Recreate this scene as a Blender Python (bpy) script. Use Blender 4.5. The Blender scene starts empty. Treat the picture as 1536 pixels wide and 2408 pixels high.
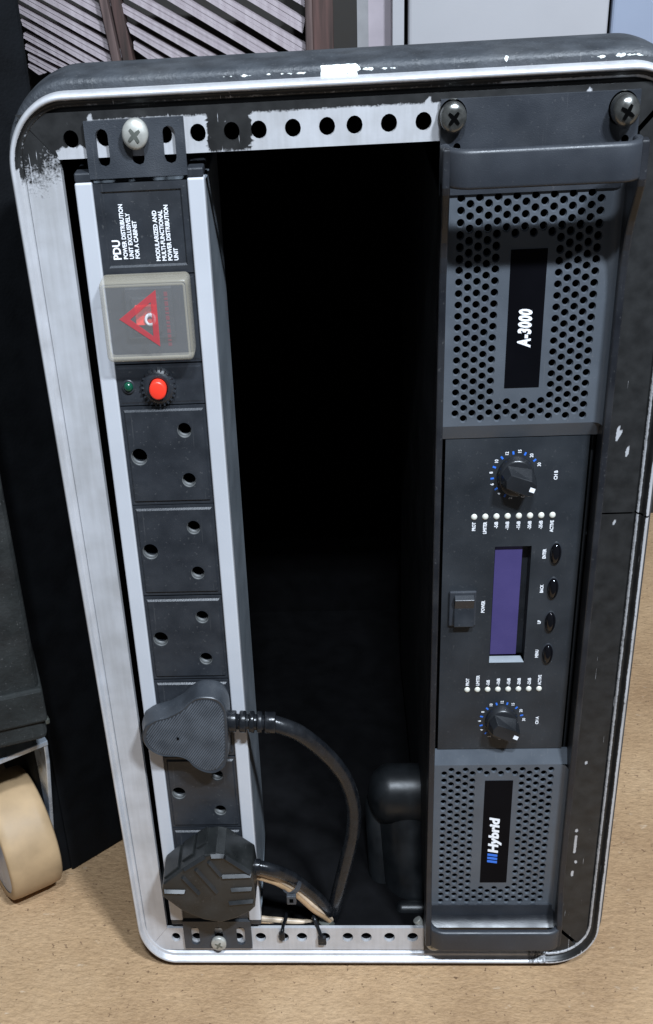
import bpy, bmesh, math, random
from mathutils import Vector, Matrix, noise
random.seed(7)
C = bpy.context.scene.collection
SC = bpy.context.scene
S = 0.001           # millimetres to scene units
K = 1.1724          # upright proportion of the place as photographed
R = math.radians

# ---------------------------------------------------------------- camera
cam_d = bpy.data.cameras.new("camera")
cam = bpy.data.objects.new("camera", cam_d)
C.objects.link(cam)
def _rot(v):
    t = math.sqrt(sum(a * a for a in v)); k = [a / t for a in v]
    return Matrix.Rotation(t, 3, Vector(k))
_B = Matrix(((1, 0, 0), (0, 0, -1), (0, 1, 0)))
_Rw = _rot((0.5244, 0.0677, -0.0457)) @ _B
M = Matrix((_Rw[0], -_Rw[1], -_Rw[2])).transposed().to_4x4()
M.translation = Vector((0.126214, -0.572308, 0.394623))
cam.matrix_world = M
cam_d.lens = 2812.67 * 36 / 2408
cam_d.sensor_width = 36
cam_d.shift_x = 193.74 / 2408
cam_d.shift_y = 13.98 / 2408
cam_d.clip_start = 0.02
cam_d.clip_end = 100
SC.camera = cam

# ---------------------------------------------------------------- light
SC.view_settings.view_transform = 'Standard'
SC.view_settings.look = 'None'
SC.view_settings.exposure = 0.0
SC.view_settings.gamma = 1.0
w = bpy.data.worlds.new("World"); SC.world = w; w.use_nodes = True
bg = w.node_tree.nodes["Background"]
bg.inputs[0].default_value = (0.80, 0.88, 1.0, 1)
bg.inputs[1].default_value = 0.10
def area(name, loc, target, sx, sy, watts, col):
    d = bpy.data.lights.new(name, 'AREA'); d.shape = 'RECTANGLE'; d.size = sx; d.size_y = sy
    d.energy = watts; d.color = col
    o = bpy.data.objects.new(name, d); C.objects.link(o); o.location = loc
    o.rotation_euler = (Vector(target) - Vector(loc)).to_track_quat('-Z', 'Y').to_euler()
    return o
area("ceiling_tube_light", (0.70, -0.98, 1.46), (0.15, 0, 0), 0.17, 0.05, 52, (0.78, 0.88, 1.0))
area("ceiling_tube_light", (0.18, -1.04, 1.53), (0.15, 0, 0), 0.17, 0.05, 33, (0.78, 0.88, 1.0))

# ---------------------------------------------------------------- materials
def nmat(name):
    m = bpy.data.materials.new(name); m.use_nodes = True
    nt = m.node_tree; return m, nt, nt.nodes["Principled BSDF"]
def link(nt, a, b): nt.links.new(a, b)
def mat(name, col, rough=0.5, metal=0.0, bump=0.0, bscale=900, var=0.12, vscale=60, coat=0.0, rvar=0.1, spec=0.5, dust=0.0):
    m, nt, p = nmat(name)
    tc = nt.nodes.new("ShaderNodeTexCoord")
    n1 = nt.nodes.new("ShaderNodeTexNoise"); n1.inputs["Scale"].default_value = vscale; n1.inputs["Detail"].default_value = 6
    link(nt, tc.outputs["Object"], n1.inputs["Vector"])
    mr = nt.nodes.new("ShaderNodeMapRange"); link(nt, n1.outputs["Fac"], mr.inputs["Value"])
    mr.inputs["From Min"].default_value = 0.3; mr.inputs["From Max"].default_value = 0.7
    mr.inputs["To Min"].default_value = 1 - var; mr.inputs["To Max"].default_value = 1 + var
    mx = nt.nodes.new("ShaderNodeMix"); mx.data_type = 'RGBA'; mx.blend_type = 'MULTIPLY'; mx.inputs["Factor"].default_value = 1
    mx.inputs["A"].default_value = (*col, 1); link(nt, mr.outputs["Result"], mx.inputs["B"])
    bc = mx.outputs["Result"]
    if dust:
        for sc, lo, hi, fac, vec in ((620, 0.655, 0.72, 1.0, None), (24, 0.50, 0.78, 0.55, None), (200, 0.69, 0.73, 0.7, (5.0, 1.0, 0.12))):
            nd = nt.nodes.new("ShaderNodeTexNoise"); nd.inputs["Scale"].default_value = sc; nd.inputs["Detail"].default_value = 3
            if vec:
                mp = nt.nodes.new("ShaderNodeMapping"); mp.inputs["Scale"].default_value = vec; mp.inputs["Rotation"].default_value = (0, 0.5, 0); link(nt, tc.outputs["Object"], mp.inputs["Vector"]); link(nt, mp.outputs[0], nd.inputs["Vector"])
            else: link(nt, tc.outputs["Object"], nd.inputs["Vector"])
            md = nt.nodes.new("ShaderNodeMapRange"); link(nt, nd.outputs["Fac"], md.inputs["Value"])
            md.inputs["From Min"].default_value = lo; md.inputs["From Max"].default_value = hi; md.inputs["To Max"].default_value = dust * fac
            mq = nt.nodes.new("ShaderNodeMix"); mq.data_type = 'RGBA'; link(nt, md.outputs[0], mq.inputs["Factor"]); link(nt, bc, mq.inputs["A"]); mq.inputs["B"].default_value = (0.20, 0.195, 0.19, 1)
            bc = mq.outputs["Result"]
    link(nt, bc, p.inputs["Base Color"])
    rr = nt.nodes.new("ShaderNodeMapRange"); link(nt, n1.outputs["Fac"], rr.inputs["Value"])
    rr.inputs["From Min"].default_value = 0.3; rr.inputs["From Max"].default_value = 0.7
    rr.inputs["To Min"].default_value = max(0.02, rough - rvar); rr.inputs["To Max"].default_value = min(1, rough + rvar)
    link(nt, rr.outputs["Result"], p.inputs["Roughness"])
    p.inputs["Metallic"].default_value = metal
    p.inputs["Specular IOR Level"].default_value = spec
    if coat: p.inputs["Coat Weight"].default_value = coat; p.inputs["Coat Roughness"].default_value = 0.08
    if bump:
        n2 = nt.nodes.new("ShaderNodeTexNoise"); n2.inputs["Scale"].default_value = bscale; n2.inputs["Detail"].default_value = 4
        link(nt, tc.outputs["Object"], n2.inputs["Vector"])
        b = nt.nodes.new("ShaderNodeBump"); b.inputs["Strength"].default_value = bump; b.inputs["Distance"].default_value = 0.001
        link(nt, n2.outputs["Fac"], b.inputs["Height"]); link(nt, b.outputs["Normal"], p.inputs["Normal"])
    return m
def worn_mat():
    m, nt, p = nmat("worn_black_paint_on_aluminium")
    tc = nt.nodes.new("ShaderNodeTexCoord")
    at = nt.nodes.new("ShaderNodeAttribute"); at.attribute_name = "paint"
    def nz(sc, det=5, vec=None):
        n = nt.nodes.new("ShaderNodeTexNoise"); n.inputs["Scale"].default_value = sc; n.inputs["Detail"].default_value = det
        link(nt, vec or tc.outputs["Object"], n.inputs["Vector"]); return n.outputs["Fac"]
    def mth(op, a, b):
        n = nt.nodes.new("ShaderNodeMath"); n.operation = op
        for i, q in enumerate((a, b)):
            if isinstance(q, (int, float)): n.inputs[i].default_value = q
            else: link(nt, q, n.inputs[i])
        return n.outputs[0]
    s = mth('ADD', at.outputs["Fac"], mth('MULTIPLY', mth('SUBTRACT', nz(300), 0.5), 0.5))
    s = mth('ADD', s, mth('MULTIPLY', mth('SUBTRACT', nz(900, 3), 0.5), 0.55))
    for rot, sc3 in ((0.5, (9, 1, 0.25)), (-0.7, (8, 1, 0.3))):
        ms = nt.nodes.new("ShaderNodeMapping"); ms.inputs["Scale"].default_value = sc3; ms.inputs["Rotation"].default_value = (0, rot, 0); link(nt, tc.outputs["Object"], ms.inputs["Vector"])
        q = nt.nodes.new("ShaderNodeMapRange"); link(nt, nz(110, 2, ms.outputs[0]), q.inputs["Value"]); q.inputs["From Min"].default_value = 0.70; q.inputs["From Max"].default_value = 0.74; q.inputs["To Max"].default_value = 0.42
        s = mth('SUBTRACT', s, q.outputs[0])
    cr = nt.nodes.new("ShaderNodeMapRange"); link(nt, s, cr.inputs["Value"])
    cr.inputs["From Min"].default_value = 0.36; cr.inputs["From Max"].default_value = 0.60
    # bare aluminium: smudged, brushed along its length
    mp = nt.nodes.new("ShaderNodeMapping"); mp.inputs["Scale"].default_value = (1, 1, 0.06); link(nt, tc.outputs["Object"], mp.inputs["Vector"])
    stk = nz(420, 4, mp.outputs[0])
    ra = nt.nodes.new("ShaderNodeValToRGB"); link(nt, mth('ADD', nz(45, 8), mth('MULTIPLY', mth('SUBTRACT', stk, 0.5), 0.45)), ra.inputs[0])
    ra.color_ramp.elements[0].position = 0.30; ra.color_ramp.elements[0].color = (0.44, 0.435, 0.44, 1)
    ra.color_ramp.elements[1].position = 0.66; ra.color_ramp.elements[1].color = (0.56, 0.56, 0.58, 1)
    st = nt.nodes.new("ShaderNodeMapRange"); link(nt, nz(60, 8), st.inputs["Value"])
    st.inputs["From Min"].default_value = 0.56; st.inputs["From Max"].default_value = 0.75; st.inputs["To Max"].default_value = 0.5
    dm = nt.nodes.new("ShaderNodeMix"); dm.data_type = 'RGBA'; link(nt, st.outputs[0], dm.inputs["Factor"])
    link(nt, ra.outputs[0], dm.inputs["A"]); dm.inputs["B"].default_value = (0.56, 0.56, 0.58, 1)
    rb = nt.nodes.new("ShaderNodeValToRGB"); link(nt, nz(120, 6), rb.inputs[0])
    rb.color_ramp.elements[0].position = 0.35; rb.color_ramp.elements[0].color = (0.010, 0.010, 0.010, 1)
    rb.color_ramp.elements[1].position = 0.75; rb.color_ramp.elements[1].color = (0.022, 0.022, 0.022, 1)
    mx = nt.nodes.new("ShaderNodeMix"); mx.data_type = 'RGBA'; link(nt, cr.outputs[0], mx.inputs["Factor"])
    link(nt, dm.outputs["Result"], mx.inputs["A"]); link(nt, rb.outputs[0], mx.inputs["B"])
    link(nt, mx.outputs["Result"], p.inputs["Base Color"])
    link(nt, mth('MULTIPLY', mth('SUBTRACT', 1.0, cr.outputs[0]), 0.35), p.inputs["Metallic"])
    rr = nt.nodes.new("ShaderNodeMapRange"); link(nt, nz(80, 6), rr.inputs["Value"])
    rr.inputs["To Min"].default_value = 0.30; rr.inputs["To Max"].default_value = 0.56; link(nt, rr.outputs[0], p.inputs["Roughness"])
    b = nt.nodes.new("ShaderNodeBump"); b.inputs["Strength"].default_value = 0.35; b.inputs["Distance"].default_value = 0.0004
    link(nt, mth('ADD', cr.outputs[0], mth('MULTIPLY', nz(700, 3), 0.25)), b.inputs["Height"]); link(nt, b.outputs["Normal"], p.inputs["Normal"])
    return m
def shell_mat():
    m = mat("textured_black_plastic", (0.032, 0.036, 0.042), 0.6, bump=0.55, bscale=420, var=0.3, vscale=70, rvar=0.12, dust=0.22)
    nt = m.node_tree; p = nt.nodes["Principled BSDF"]
    src = p.inputs["Base Color"].links[0].from_socket
    at = nt.nodes.new("ShaderNodeAttribute"); at.attribute_name = "paint"
    tc = nt.nodes.new("ShaderNodeTexCoord")
    n = nt.nodes.new("ShaderNodeTexNoise"); n.inputs["Scale"].default_value = 260; n.inputs["Detail"].default_value = 4; link(nt, tc.outputs["Object"], n.inputs["Vector"])
    a = nt.nodes.new("ShaderNodeMath"); a.operation = 'ADD'; link(nt, at.outputs["Fac"], a.inputs[0]); link(nt, n.outputs["Fac"], a.inputs[1])
    cr = nt.nodes.new("ShaderNodeMapRange"); link(nt, a.outputs[0], cr.inputs["Value"])
    cr.inputs["From Min"].default_value = 1.0; cr.inputs["From Max"].default_value = 1.06
    mx = nt.nodes.new("ShaderNodeMix"); mx.data_type = 'RGBA'; link(nt, cr.outputs[0], mx.inputs["Factor"]); link(nt, src, mx.inputs["A"])
    mx.inputs["B"].default_value = (0.72, 0.74, 0.70, 1); link(nt, mx.outputs["Result"], p.inputs["Base Color"])
    return m
def floor_mat():
    m, nt, p = nmat("worn_fibreboard")
    tc = nt.nodes.new("ShaderNodeTexCoord")
    def nz(sc, det=6, scale=(1, 1, 1), rough=0.6):
        mp = nt.nodes.new("ShaderNodeMapping"); mp.inputs["Scale"].default_value = scale; mp.inputs["Rotation"].default_value = (0, 0, 0.25)
        link(nt, tc.outputs["Object"], mp.inputs["Vector"])
        n = nt.nodes.new("ShaderNodeTexNoise"); n.inputs["Scale"].default_value = sc; n.inputs["Detail"].default_value = det; n.inputs["Roughness"].default_value = rough
        link(nt, mp.outputs[0], n.inputs["Vector"]); return n.outputs["Fac"]
    def ramp(f, *els):
        r = nt.nodes.new("ShaderNodeValToRGB"); link(nt, f, r.inputs[0]); e = r.color_ramp.elements
        while len(e) < len(els): e.new(0.5)
        for q, (pos, col) in zip(e, els): q.position = pos; q.color = (*col, 1)
        return r.outputs[0]
    base = ramp(nz(9, 8), (0.28, (0.29, 0.178, 0.092)), (0.5, (0.385, 0.250, 0.136)), (0.72, (0.455, 0.308, 0.178)))
    fib = ramp(nz(480, 8, (0.5, 1, 1), 0.8), (0.32, (0.66, 0.61, 0.57)), (0.45, (0.91, 0.90, 0.89)), (0.56, (1.03, 1.02, 1.01)), (0.70, (1.20, 1.18, 1.15)))
    mx = nt.nodes.new("ShaderNodeMix"); mx.data_type = 'RGBA'; mx.blend_type = 'MULTIPLY'; mx.inputs["Factor"].default_value = 1
    link(nt, base, mx.inputs["A"]); link(nt, fib, mx.inputs["B"])
    sp = ramp(nz(270, 3), (0.66, (0, 0, 0)), (0.70, (0.8, 0.8, 0.8)))
    m2 = nt.nodes.new("ShaderNodeMix"); m2.data_type = 'RGBA'; link(nt, sp, m2.inputs["Factor"]); link(nt, mx.outputs["Result"], m2.inputs["A"])
    m2.inputs["B"].default_value = (0.11, 0.058, 0.028, 1)
    sl = ramp(nz(150, 4, (0.6, 1, 1)), (0.67, (0, 0, 0)), (0.74, (0.5, 0.5, 0.5)))
    m3 = nt.nodes.new("ShaderNodeMix"); m3.data_type = 'RGBA'; link(nt, sl, m3.inputs["Factor"]); link(nt, m2.outputs["Result"], m3.inputs["A"])
    m3.inputs["B"].default_value = (0.52, 0.41, 0.30, 1)
    link(nt, m3.outputs["Result"], p.inputs["Base Color"]); p.inputs["Roughness"].default_value = 0.7
    b = nt.nodes.new("ShaderNodeBump"); b.inputs["Strength"].default_value = 0.8; b.inputs["Distance"].default_value = 0.0018
    link(nt, nz(300, 5, (0.5, 1, 1)), b.inputs["Height"]); link(nt, b.outputs["Normal"], p.inputs["Normal"])
    return m
def wood_mat(name, c1, c2):
    m, nt, p = nmat(name)
    tc = nt.nodes.new("ShaderNodeTexCoord"); mp = nt.nodes.new("ShaderNodeMapping"); mp.inputs["Scale"].default_value = (1, 1, 0.06); link(nt, tc.outputs["Object"], mp.inputs["Vector"])
    n = nt.nodes.new("ShaderNodeTexNoise"); n.inputs["Scale"].default_value = 160; n.inputs["Detail"].default_value = 6; link(nt, mp.outputs[0], n.inputs["Vector"])
    r = nt.nodes.new("ShaderNodeValToRGB"); link(nt, n.outputs["Fac"], r.inputs[0])
    r.color_ramp.elements[0].position = 0.35; r.color_ramp.elements[0].color = (*c1, 1); r.color_ramp.elements[1].position = 0.7; r.color_ramp.elements[1].color = (*c2, 1)
    link(nt, r.outputs[0], p.inputs["Base Color"]); p.inputs["Roughness"].default_value = 0.75
    return m
def glassy_mat(name, col, alpha, rough):
    m, nt, p = nmat(name)
    p.inputs["Base Color"].default_value = (*col, 1); p.inputs["Roughness"].default_value = rough
    tr = nt.nodes.new("ShaderNodeBsdfTransparent"); mx = nt.nodes.new("ShaderNodeMixShader"); mx.inputs[0].default_value = alpha
    link(nt, tr.outputs[0], mx.inputs[1]); link(nt, p.outputs[0], mx.inputs[2])
    link(nt, mx.outputs[0], nt.nodes["Material Output"].inputs["Surface"])
    return m
def ribbed_mat(): return mat("ribbed_plug_plastic", (0.080, 0.087, 0.098), 0.45, var=0.25, vscale=90)

WORN = worn_mat(); SHELL = shell_mat()
LINER = mat("black_liner_plastic", (0.0045, 0.0045, 0.005), 0.9, var=0.3, spec=0.05)
STEPM = mat("glossy_black_moulding", (0.010, 0.0115, 0.013), 0.38, var=0.4, bump=0.12, bscale=150)
ALU = mat("anodised_aluminium", (0.50, 0.51, 0.54), 0.42, metal=0.15, var=0.05, vscale=20, rvar=0.05)
PSIDE = mat("grey_extruded_side", (0.15, 0.17, 0.19), 0.42, metal=0.1, var=0.12, vscale=30, dust=0.12)
PBLK = mat("black_moulded_plastic", (0.020, 0.0225, 0.027), 0.36, var=0.22, vscale=80, bump=0.08, bscale=1500, dust=0.16)
PBRK = mat("black_powder_coat", (0.032, 0.036, 0.043), 0.45, var=0.15, bump=0.25, bscale=1800, dust=0.14)
RAILM = mat("satin_black_side_rail", (0.010, 0.011, 0.014), 0.38, var=0.2, vscale=60, bump=0.12, bscale=1500, dust=0.14)
CHASS = mat("dark_chassis_steel", (0.013, 0.014, 0.016), 0.6, var=0.25, vscale=30, spec=0.3)
AMP = mat("satin_black_faceplate", (0.022, 0.025, 0.031), 0.44, var=0.15, vscale=45, bump=0.15, bscale=2200, dust=0.1)
AMPC = mat("matte_black_control_panel", (0.017, 0.020, 0.024), 0.44, var=0.25, vscale=35, bump=0.08, bscale=2200, dust=0.09)
GRIL = mat("grey_black_perforated_metal", (0.067, 0.076, 0.089), 0.38, var=0.1, vscale=60, bump=0.1, bscale=2200, dust=0.14)
VOID = mat("black_void", (0.002, 0.002, 0.002), 0.9, var=0.1, spec=0.0)
GLOSS = mat("glossy_black_acrylic", (0.003, 0.003, 0.004), 0.15, var=0.1, rvar=0.02, spec=0.04)
BUTN = mat("glossy_black_button", (0.003, 0.003, 0.004), 0.07, spec=0.4, var=0.1, rvar=0.03)
KNOB = mat("black_knob_plastic", (0.012, 0.013, 0.015), 0.30, var=0.2)
WHT = mat("white_print", (0.78, 0.78, 0.80), 0.6, var=0.05)
CREAM = mat("cream_lens", (0.60, 0.59, 0.52), 0.3, var=0.06)
HOLERIM = mat("lit_hole_wall_grey", (0.085, 0.088, 0.088), 0.5, var=0.3, vscale=150)
BLUE = mat("blue_print", (0.03, 0.15, 0.62), 0.5, var=0.05)
RED = mat("red_button_plastic", (0.80, 0.040, 0.020), 0.35, var=0.05)
REDP = glassy_mat("red_print", (0.46, 0.05, 0.06), 0.74, 0.5)
REDF = glassy_mat("faded_red_print", (0.50, 0.10, 0.12), 0.2, 0.6)
GREEN = mat("green_lens", (0.004, 0.055, 0.030), 0.12, var=0.1)
STEEL = mat("nickel_screw", (0.40, 0.395, 0.36), 0.38, metal=0.35, var=0.2, vscale=200)
STEELD = mat("dark_steel_screw", (0.16, 0.16, 0.15), 0.26, metal=0.8, var=0.3, vscale=240)
ZINC = mat("zinc_plate", (0.50, 0.56, 0.64), 0.3, metal=0.6, var=0.3, vscale=60)
DSTEEL = mat("dull_steel", (0.16, 0.17, 0.15), 0.45, metal=0.6, var=0.35, vscale=50)
LCDM = mat("violet_display", (0.052, 0.041, 0.130), 0.25, var=0.06, coat=0.4)
LCDR = mat("display_lit_bevel", (0.20, 0.22, 0.24), 0.3, var=0.1)
RUB = mat("black_cord_rubber", (0.008, 0.009, 0.011), 0.27, spec=0.35, var=0.35, vscale=160, bump=0.1, bscale=700, dust=0.04)
TAN = mat("tan_cord_sheath", (0.36, 0.235, 0.13), 0.4, var=0.25, vscale=120)
TANL = mat("pale_cord_sheath", (0.55, 0.43, 0.31), 0.4, var=0.2, vscale=120)
PLUGM = mat("black_plug_plastic", (0.030, 0.034, 0.040), 0.36, var=0.25, vscale=90, dust=0.18)
PLUGS = mat("glossy_black_plug_plastic", (0.012, 0.013, 0.013), 0.34, var=0.3, vscale=70, dust=0.12)
GROOVE = mat("polished_plug_rib", (0.018, 0.019, 0.020), 0.24, var=0.2)
RIB = ribbed_mat()
COVER = glassy_mat("frosted_clear_plastic", (0.40, 0.39, 0.38), 0.25, 0.30)
COVERE = glassy_mat("yellowed_clear_plastic", (0.52, 0.47, 0.37), 0.33, 0.30)
FLOOR = floor_mat()
CASEB = mat("scuffed_black_case", (0.0125, 0.014, 0.0135), 0.75, spec=0.3, var=0.6, vscale=40, bump=0.5, bscale=350, dust=0.2)
WHEEL = mat("tan_wheel_tread", (0.36, 0.245, 0.135), 0.6, var=0.26, vscale=30)
WHUB = mat("grey_wheel_side", (0.42, 0.46, 0.55), 0.4, metal=0.3, var=0.2)
SLAT = wood_mat("pale_slat", (0.36, 0.305, 0.325), (0.48, 0.42, 0.44))
POST = wood_mat("brown_post", (0.055, 0.035, 0.032), (0.17, 0.115, 0.105))
POSTR = wood_mat("red_brown_post", (0.030, 0.020, 0.017), (0.115, 0.060, 0.052))
DARKW = mat("dark_board", (0.018, 0.015, 0.012), 0.7, var=0.2)
CABW = mat("white_enamel", (0.42, 0.415, 0.43), 0.35, var=0.04, vscale=8)
CABB = mat("pale_blue_enamel", (0.29, 0.33, 0.42), 0.4, var=0.05, vscale=8)
PLAST = mat("mottled_plaster", (0.36, 0.315, 0.34), 0.8, var=0.12, vscale=30)
PLASTG = mat("grey_trim", (0.27, 0.265, 0.27), 0.7, var=0.1)
WALLM = mat("dim_wall", (0.16, 0.15, 0.15), 0.85, var=0.1, vscale=10)

# ---------------------------------------------------------------- mesh helpers (millimetres: x right, y away, z up)
class MB:
    def __init__(s): s.v = []; s.f = []; s.fs = []; s.a = []
    def add(s, pts, faces, smooth=False, attr=None):
        b = len(s.v); s.v += [tuple(p) for p in pts]
        s.a += (attr if attr else [0.0] * len(pts))
        for f in faces: s.f.append(tuple(i + b for i in f)); s.fs.append(smooth)
    def box(s, x0, x1, y0, y1, z0, z1):
        p = [(x, y, z) for x in (x0, x1) for y in (y0, y1) for z in (z0, z1)]
        s.add(p, [(0, 1, 3, 2), (4, 6, 7, 5), (0, 4, 5, 1), (2, 3, 7, 6), (0, 2, 6, 4), (1, 5, 7, 3)])
    def prism_y(s, poly, y0, y1, top=None, smooth=False, ymid=None):
        """outline in x,z swept from y0 (front, outline 'top' if given) to y1"""
        n = len(poly); t = top or poly
        s.add([(x, y0, z) for x, z in t] + [(x, y1, z) for x, z in poly], [])
        b = len(s.v) - 2 * n
        s.f.append(tuple(b + i for i in range(n))); s.fs.append(False)
        s.f.append(tuple(b + n + i for i in reversed(range(n)))); s.fs.append(False)
        for i in range(n):
            j = (i + 1) % n; s.f.append((b + i, b + n + i, b + n + j, b + j)); s.fs.append(smooth)
    def prism_x(s, poly, x0, x1):
        n = len(poly); b = len(s.v)
        s.add([(x0, y, z) for y, z in poly] + [(x1, y, z) for y, z in poly], [])
        s.f.append(tuple(b + i for i in range(n))); s.fs.append(False)
        s.f.append(tuple(b + n + i for i in reversed(range(n)))); s.fs.append(False)
        for i in range(n):
            j = (i + 1) % n; s.f.append((b + i, b + j, b + n + j, b + n + i)); s.fs.append(False)
    def prism_z(s, poly, z0, z1):
        n = len(poly); b = len(s.v)
        s.add([(x, y, z0) for x, y in poly] + [(x, y, z1) for x, y in poly], [])
        s.f.append(tuple(b + i for i in range(n))); s.fs.append(False)
        s.f.append(tuple(b + n + i for i in reversed(range(n)))); s.fs.append(False)
        for i in range(n):
            j = (i + 1) % n; s.f.append((b + i, b + j, b + n + j, b + n + i)); s.fs.append(False)
    def lathe_y(s, cx, cz, prof, n=28, rz=1.0, smooth=True, tilt=(0, 0)):
        """prof: (radius, y) from front to back; ends close when radius is 0"""
        b = len(s.v); rows = []
        y0 = prof[-1][1]
        for r, y in prof:
            ox, oz = tilt[0] * (y - y0), tilt[1] * (y - y0)
            if r == 0: rows.append([len(s.v)]); s.v.append((cx + ox, y, cz + oz)); s.a.append(0.0)
            else:
                rows.append(list(range(len(s.v), len(s.v) + n)))
                for i in range(n):
                    t = 2 * math.pi * i / n; s.v.append((cx + ox + r * math.cos(t), y, cz + oz + r * rz * math.sin(t))); s.a.append(0.0)
        for q in range(len(rows) - 1):
            A, Bq = rows[q], rows[q + 1]
            for i in range(n):
                j = (i + 1) % n
                if len(A) == 1 and len(Bq) > 1: s.f.append((A[0], Bq[j], Bq[i]))
                elif len(Bq) == 1 and len(A) > 1: s.f.append((A[i], A[j], Bq[0]))
                elif len(A) > 1: s.f.append((A[i], A[j], Bq[j], Bq[i]))
                else: continue
                s.fs.append(smooth)
    def tube(s, pts, rad, n=14, caps=True, flat=1.0):
        pts = [Vector(p) for p in pts]; rows = []
        up = Vector((0, 1, 0.01))
        for i, p in enumerate(pts):
            t = (pts[min(i + 1, len(pts) - 1)] - pts[max(i - 1, 0)]).normalized()
            a = t.cross(up).normalized(); b_ = t.cross(a).normalized()
            r = rad(i / (len(pts) - 1)) if callable(rad) else rad
            rows.append(list(range(len(s.v), len(s.v) + n)))
            for k in range(n):
                th = 2 * math.pi * k / n; q = p + a * (r * math.cos(th)) + b_ * (r * flat * math.sin(th)); s.v.append(tuple(q)); s.a.append(0.0)
        for A, Bq in zip(rows, rows[1:]):
            for k in range(n):
                j = (k + 1) % n; s.f.append((A[k], A[j], Bq[j], Bq[k])); s.fs.append(True)
        if caps:
            s.f.append(tuple(reversed(rows[0]))); s.fs.append(False); s.f.append(tuple(rows[-1])); s.fs.append(False)
    def cell(s, u0, u1, v0, v1, uc, vc, inner, y, depth, rings=1, attr=None, n=16, taper=1.0):
        """flat plate cell in x,z with one hole; inner(theta) gives the hole's radius"""
        ang = [2 * math.pi * i / n for i in range(n)] + [math.atan2(b - vc, a - uc) % (2 * math.pi) for a in (u0, u1) for b in (v0, v1)]
        ang = sorted(set(round(a, 5) for a in ang)); m = len(ang)
        inn, out = [], []
        for a in ang:
            c, d = math.cos(a), math.sin(a); t = 1e9
            if c > 1e-9: t = min(t, (u1 - uc) / c)
            if c < -1e-9: t = min(t, (u0 - uc) / c)
            if d > 1e-9: t = min(t, (v1 - vc) / d)
            if d < -1e-9: t = min(t, (v0 - vc) / d)
            out.append((uc + c * t, vc + d * t)); r = inner(a); inn.append((uc + c * r, vc + d * r))
        L = []
        for q in range(rings + 1):
            f = q / rings; L.append([(o[0] + (i_[0] - o[0]) * f, o[1] + (i_[1] - o[1]) * f) for o, i_ in zip(out, inn)])
        pts = [(x, y, z) for ring in L for x, z in ring] + [(uc + (x - uc) * taper, y + depth, vc + (z - vc) * taper) for x, z in inn]
        fc = []
        for q in range(rings + 1):
            for i in range(m):
                j = (i + 1) % m; fc.append((q * m + i, q * m + j, (q + 1) * m + j, (q + 1) * m + i))
        s.add(pts, fc, attr=[attr(p[0], p[2]) for p in pts] if attr else None)
    def rect(s, u0, u1, v0, v1, y, step=None, attr=None):
        if u1 - u0 < 1e-6 or v1 - v0 < 1e-6: return
        nu = max(1, int((u1 - u0) / step)) if step else 1; nv = max(1, int((v1 - v0) / step)) if step else 1
        pts = [(u0 + (u1 - u0) * i / nu, y, v0 + (v1 - v0) * j / nv) for i in range(nu + 1) for j in range(nv + 1)]
        fc = [(i * (nv + 1) + j, (i + 1) * (nv + 1) + j, (i + 1) * (nv + 1) + j + 1, i * (nv + 1) + j + 1) for i in range(nu) for j in range(nv)]
        s.add(pts, fc, attr=[attr(p[0], p[2]) for p in pts] if attr else None)
    def build(s, name, m, parent=None, org=(0, 0, 0), bevel=0, seg=2, warp=None, fix=True):
        me = bpy.data.meshes.new(name)
        vv = []
        for x, y, z in s.v:
            if warp: x, z = warp(x, z)
            vv.append(((x - org[0]) * S, (y - org[1]) * S, (z - org[2]) * S * K))
        me.from_pydata(vv, [], s.f); me.polygons.foreach_set("use_smooth", s.fs)
        if any(s.a):
            at = me.attributes.new("paint", 'FLOAT', 'POINT'); at.data.foreach_set("value", s.a)
        if fix:
            b = bmesh.new(); b.from_mesh(me); bmesh.ops.remove_doubles(b, verts=b.verts, dist=2e-6); bmesh.ops.recalc_face_normals(b, faces=b.faces); b.to_mesh(me); b.free()
        me.materials.append(m)
        o = bpy.data.objects.new(name, me); C.objects.link(o)
        if parent is not None: o.parent = parent
        if bevel:
            bv = o.modifiers.new("bevel", 'BEVEL'); bv.width = bevel * S; bv.segments = seg; bv.limit_method = 'ANGLE'; bv.angle_limit = R(35); bv.harden_normals = False
        return o
ORG = {}
def thing(name, label, cat, loc, group=None):
    o = bpy.data.objects.new(name, None); C.objects.link(o); o.empty_display_size = 0.02
    o.location = (loc[0] * S, loc[1] * S, loc[2] * S * K); o["label"] = label; o["category"] = cat
    if group: o["group"] = group
    ORG[o.name] = loc; return o
def tag(o, label, cat, group=None):
    o["label"] = label; o["category"] = cat
    if group: o["group"] = group
    return o
def put(mb, name, m, t, bevel=0, label=None, under=None, **kw):
    """a part of thing t (or, with 'under', a sub-part) built in world millimetres"""
    o = mb.build(name, m, under or t, ORG[t.name], bevel, **kw)
    if label: o["label"] = label
    return o
def again(o, dx=0, dy=0, dz=0, parent=None):
    c = o.copy(); C.objects.link(c); c.parent = parent or o.parent
    c.location = (o.location[0] + dx * S, o.location[1] + dy * S, o.location[2] + dz * S * K); return c
def spline(pts, per=10):
    P = [Vector(p) for p in pts]; P = [P[0] * 2 - P[1]] + P + [P[-1] * 2 - P[-2]]; out = []
    for i in range(1, len(P) - 2):
        for k in range(per):
            t = k / per; a, b, c, d = P[i - 1], P[i], P[i + 1], P[i + 2]
            out.append(0.5 * ((2 * b) + (c - a) * t + (2 * a - 5 * b + 4 * c - d) * t * t + (3 * b - a - 3 * c + d) * t ** 3))
    out.append(P[-2]); return out
def circ(r): return lambda a: r
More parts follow.
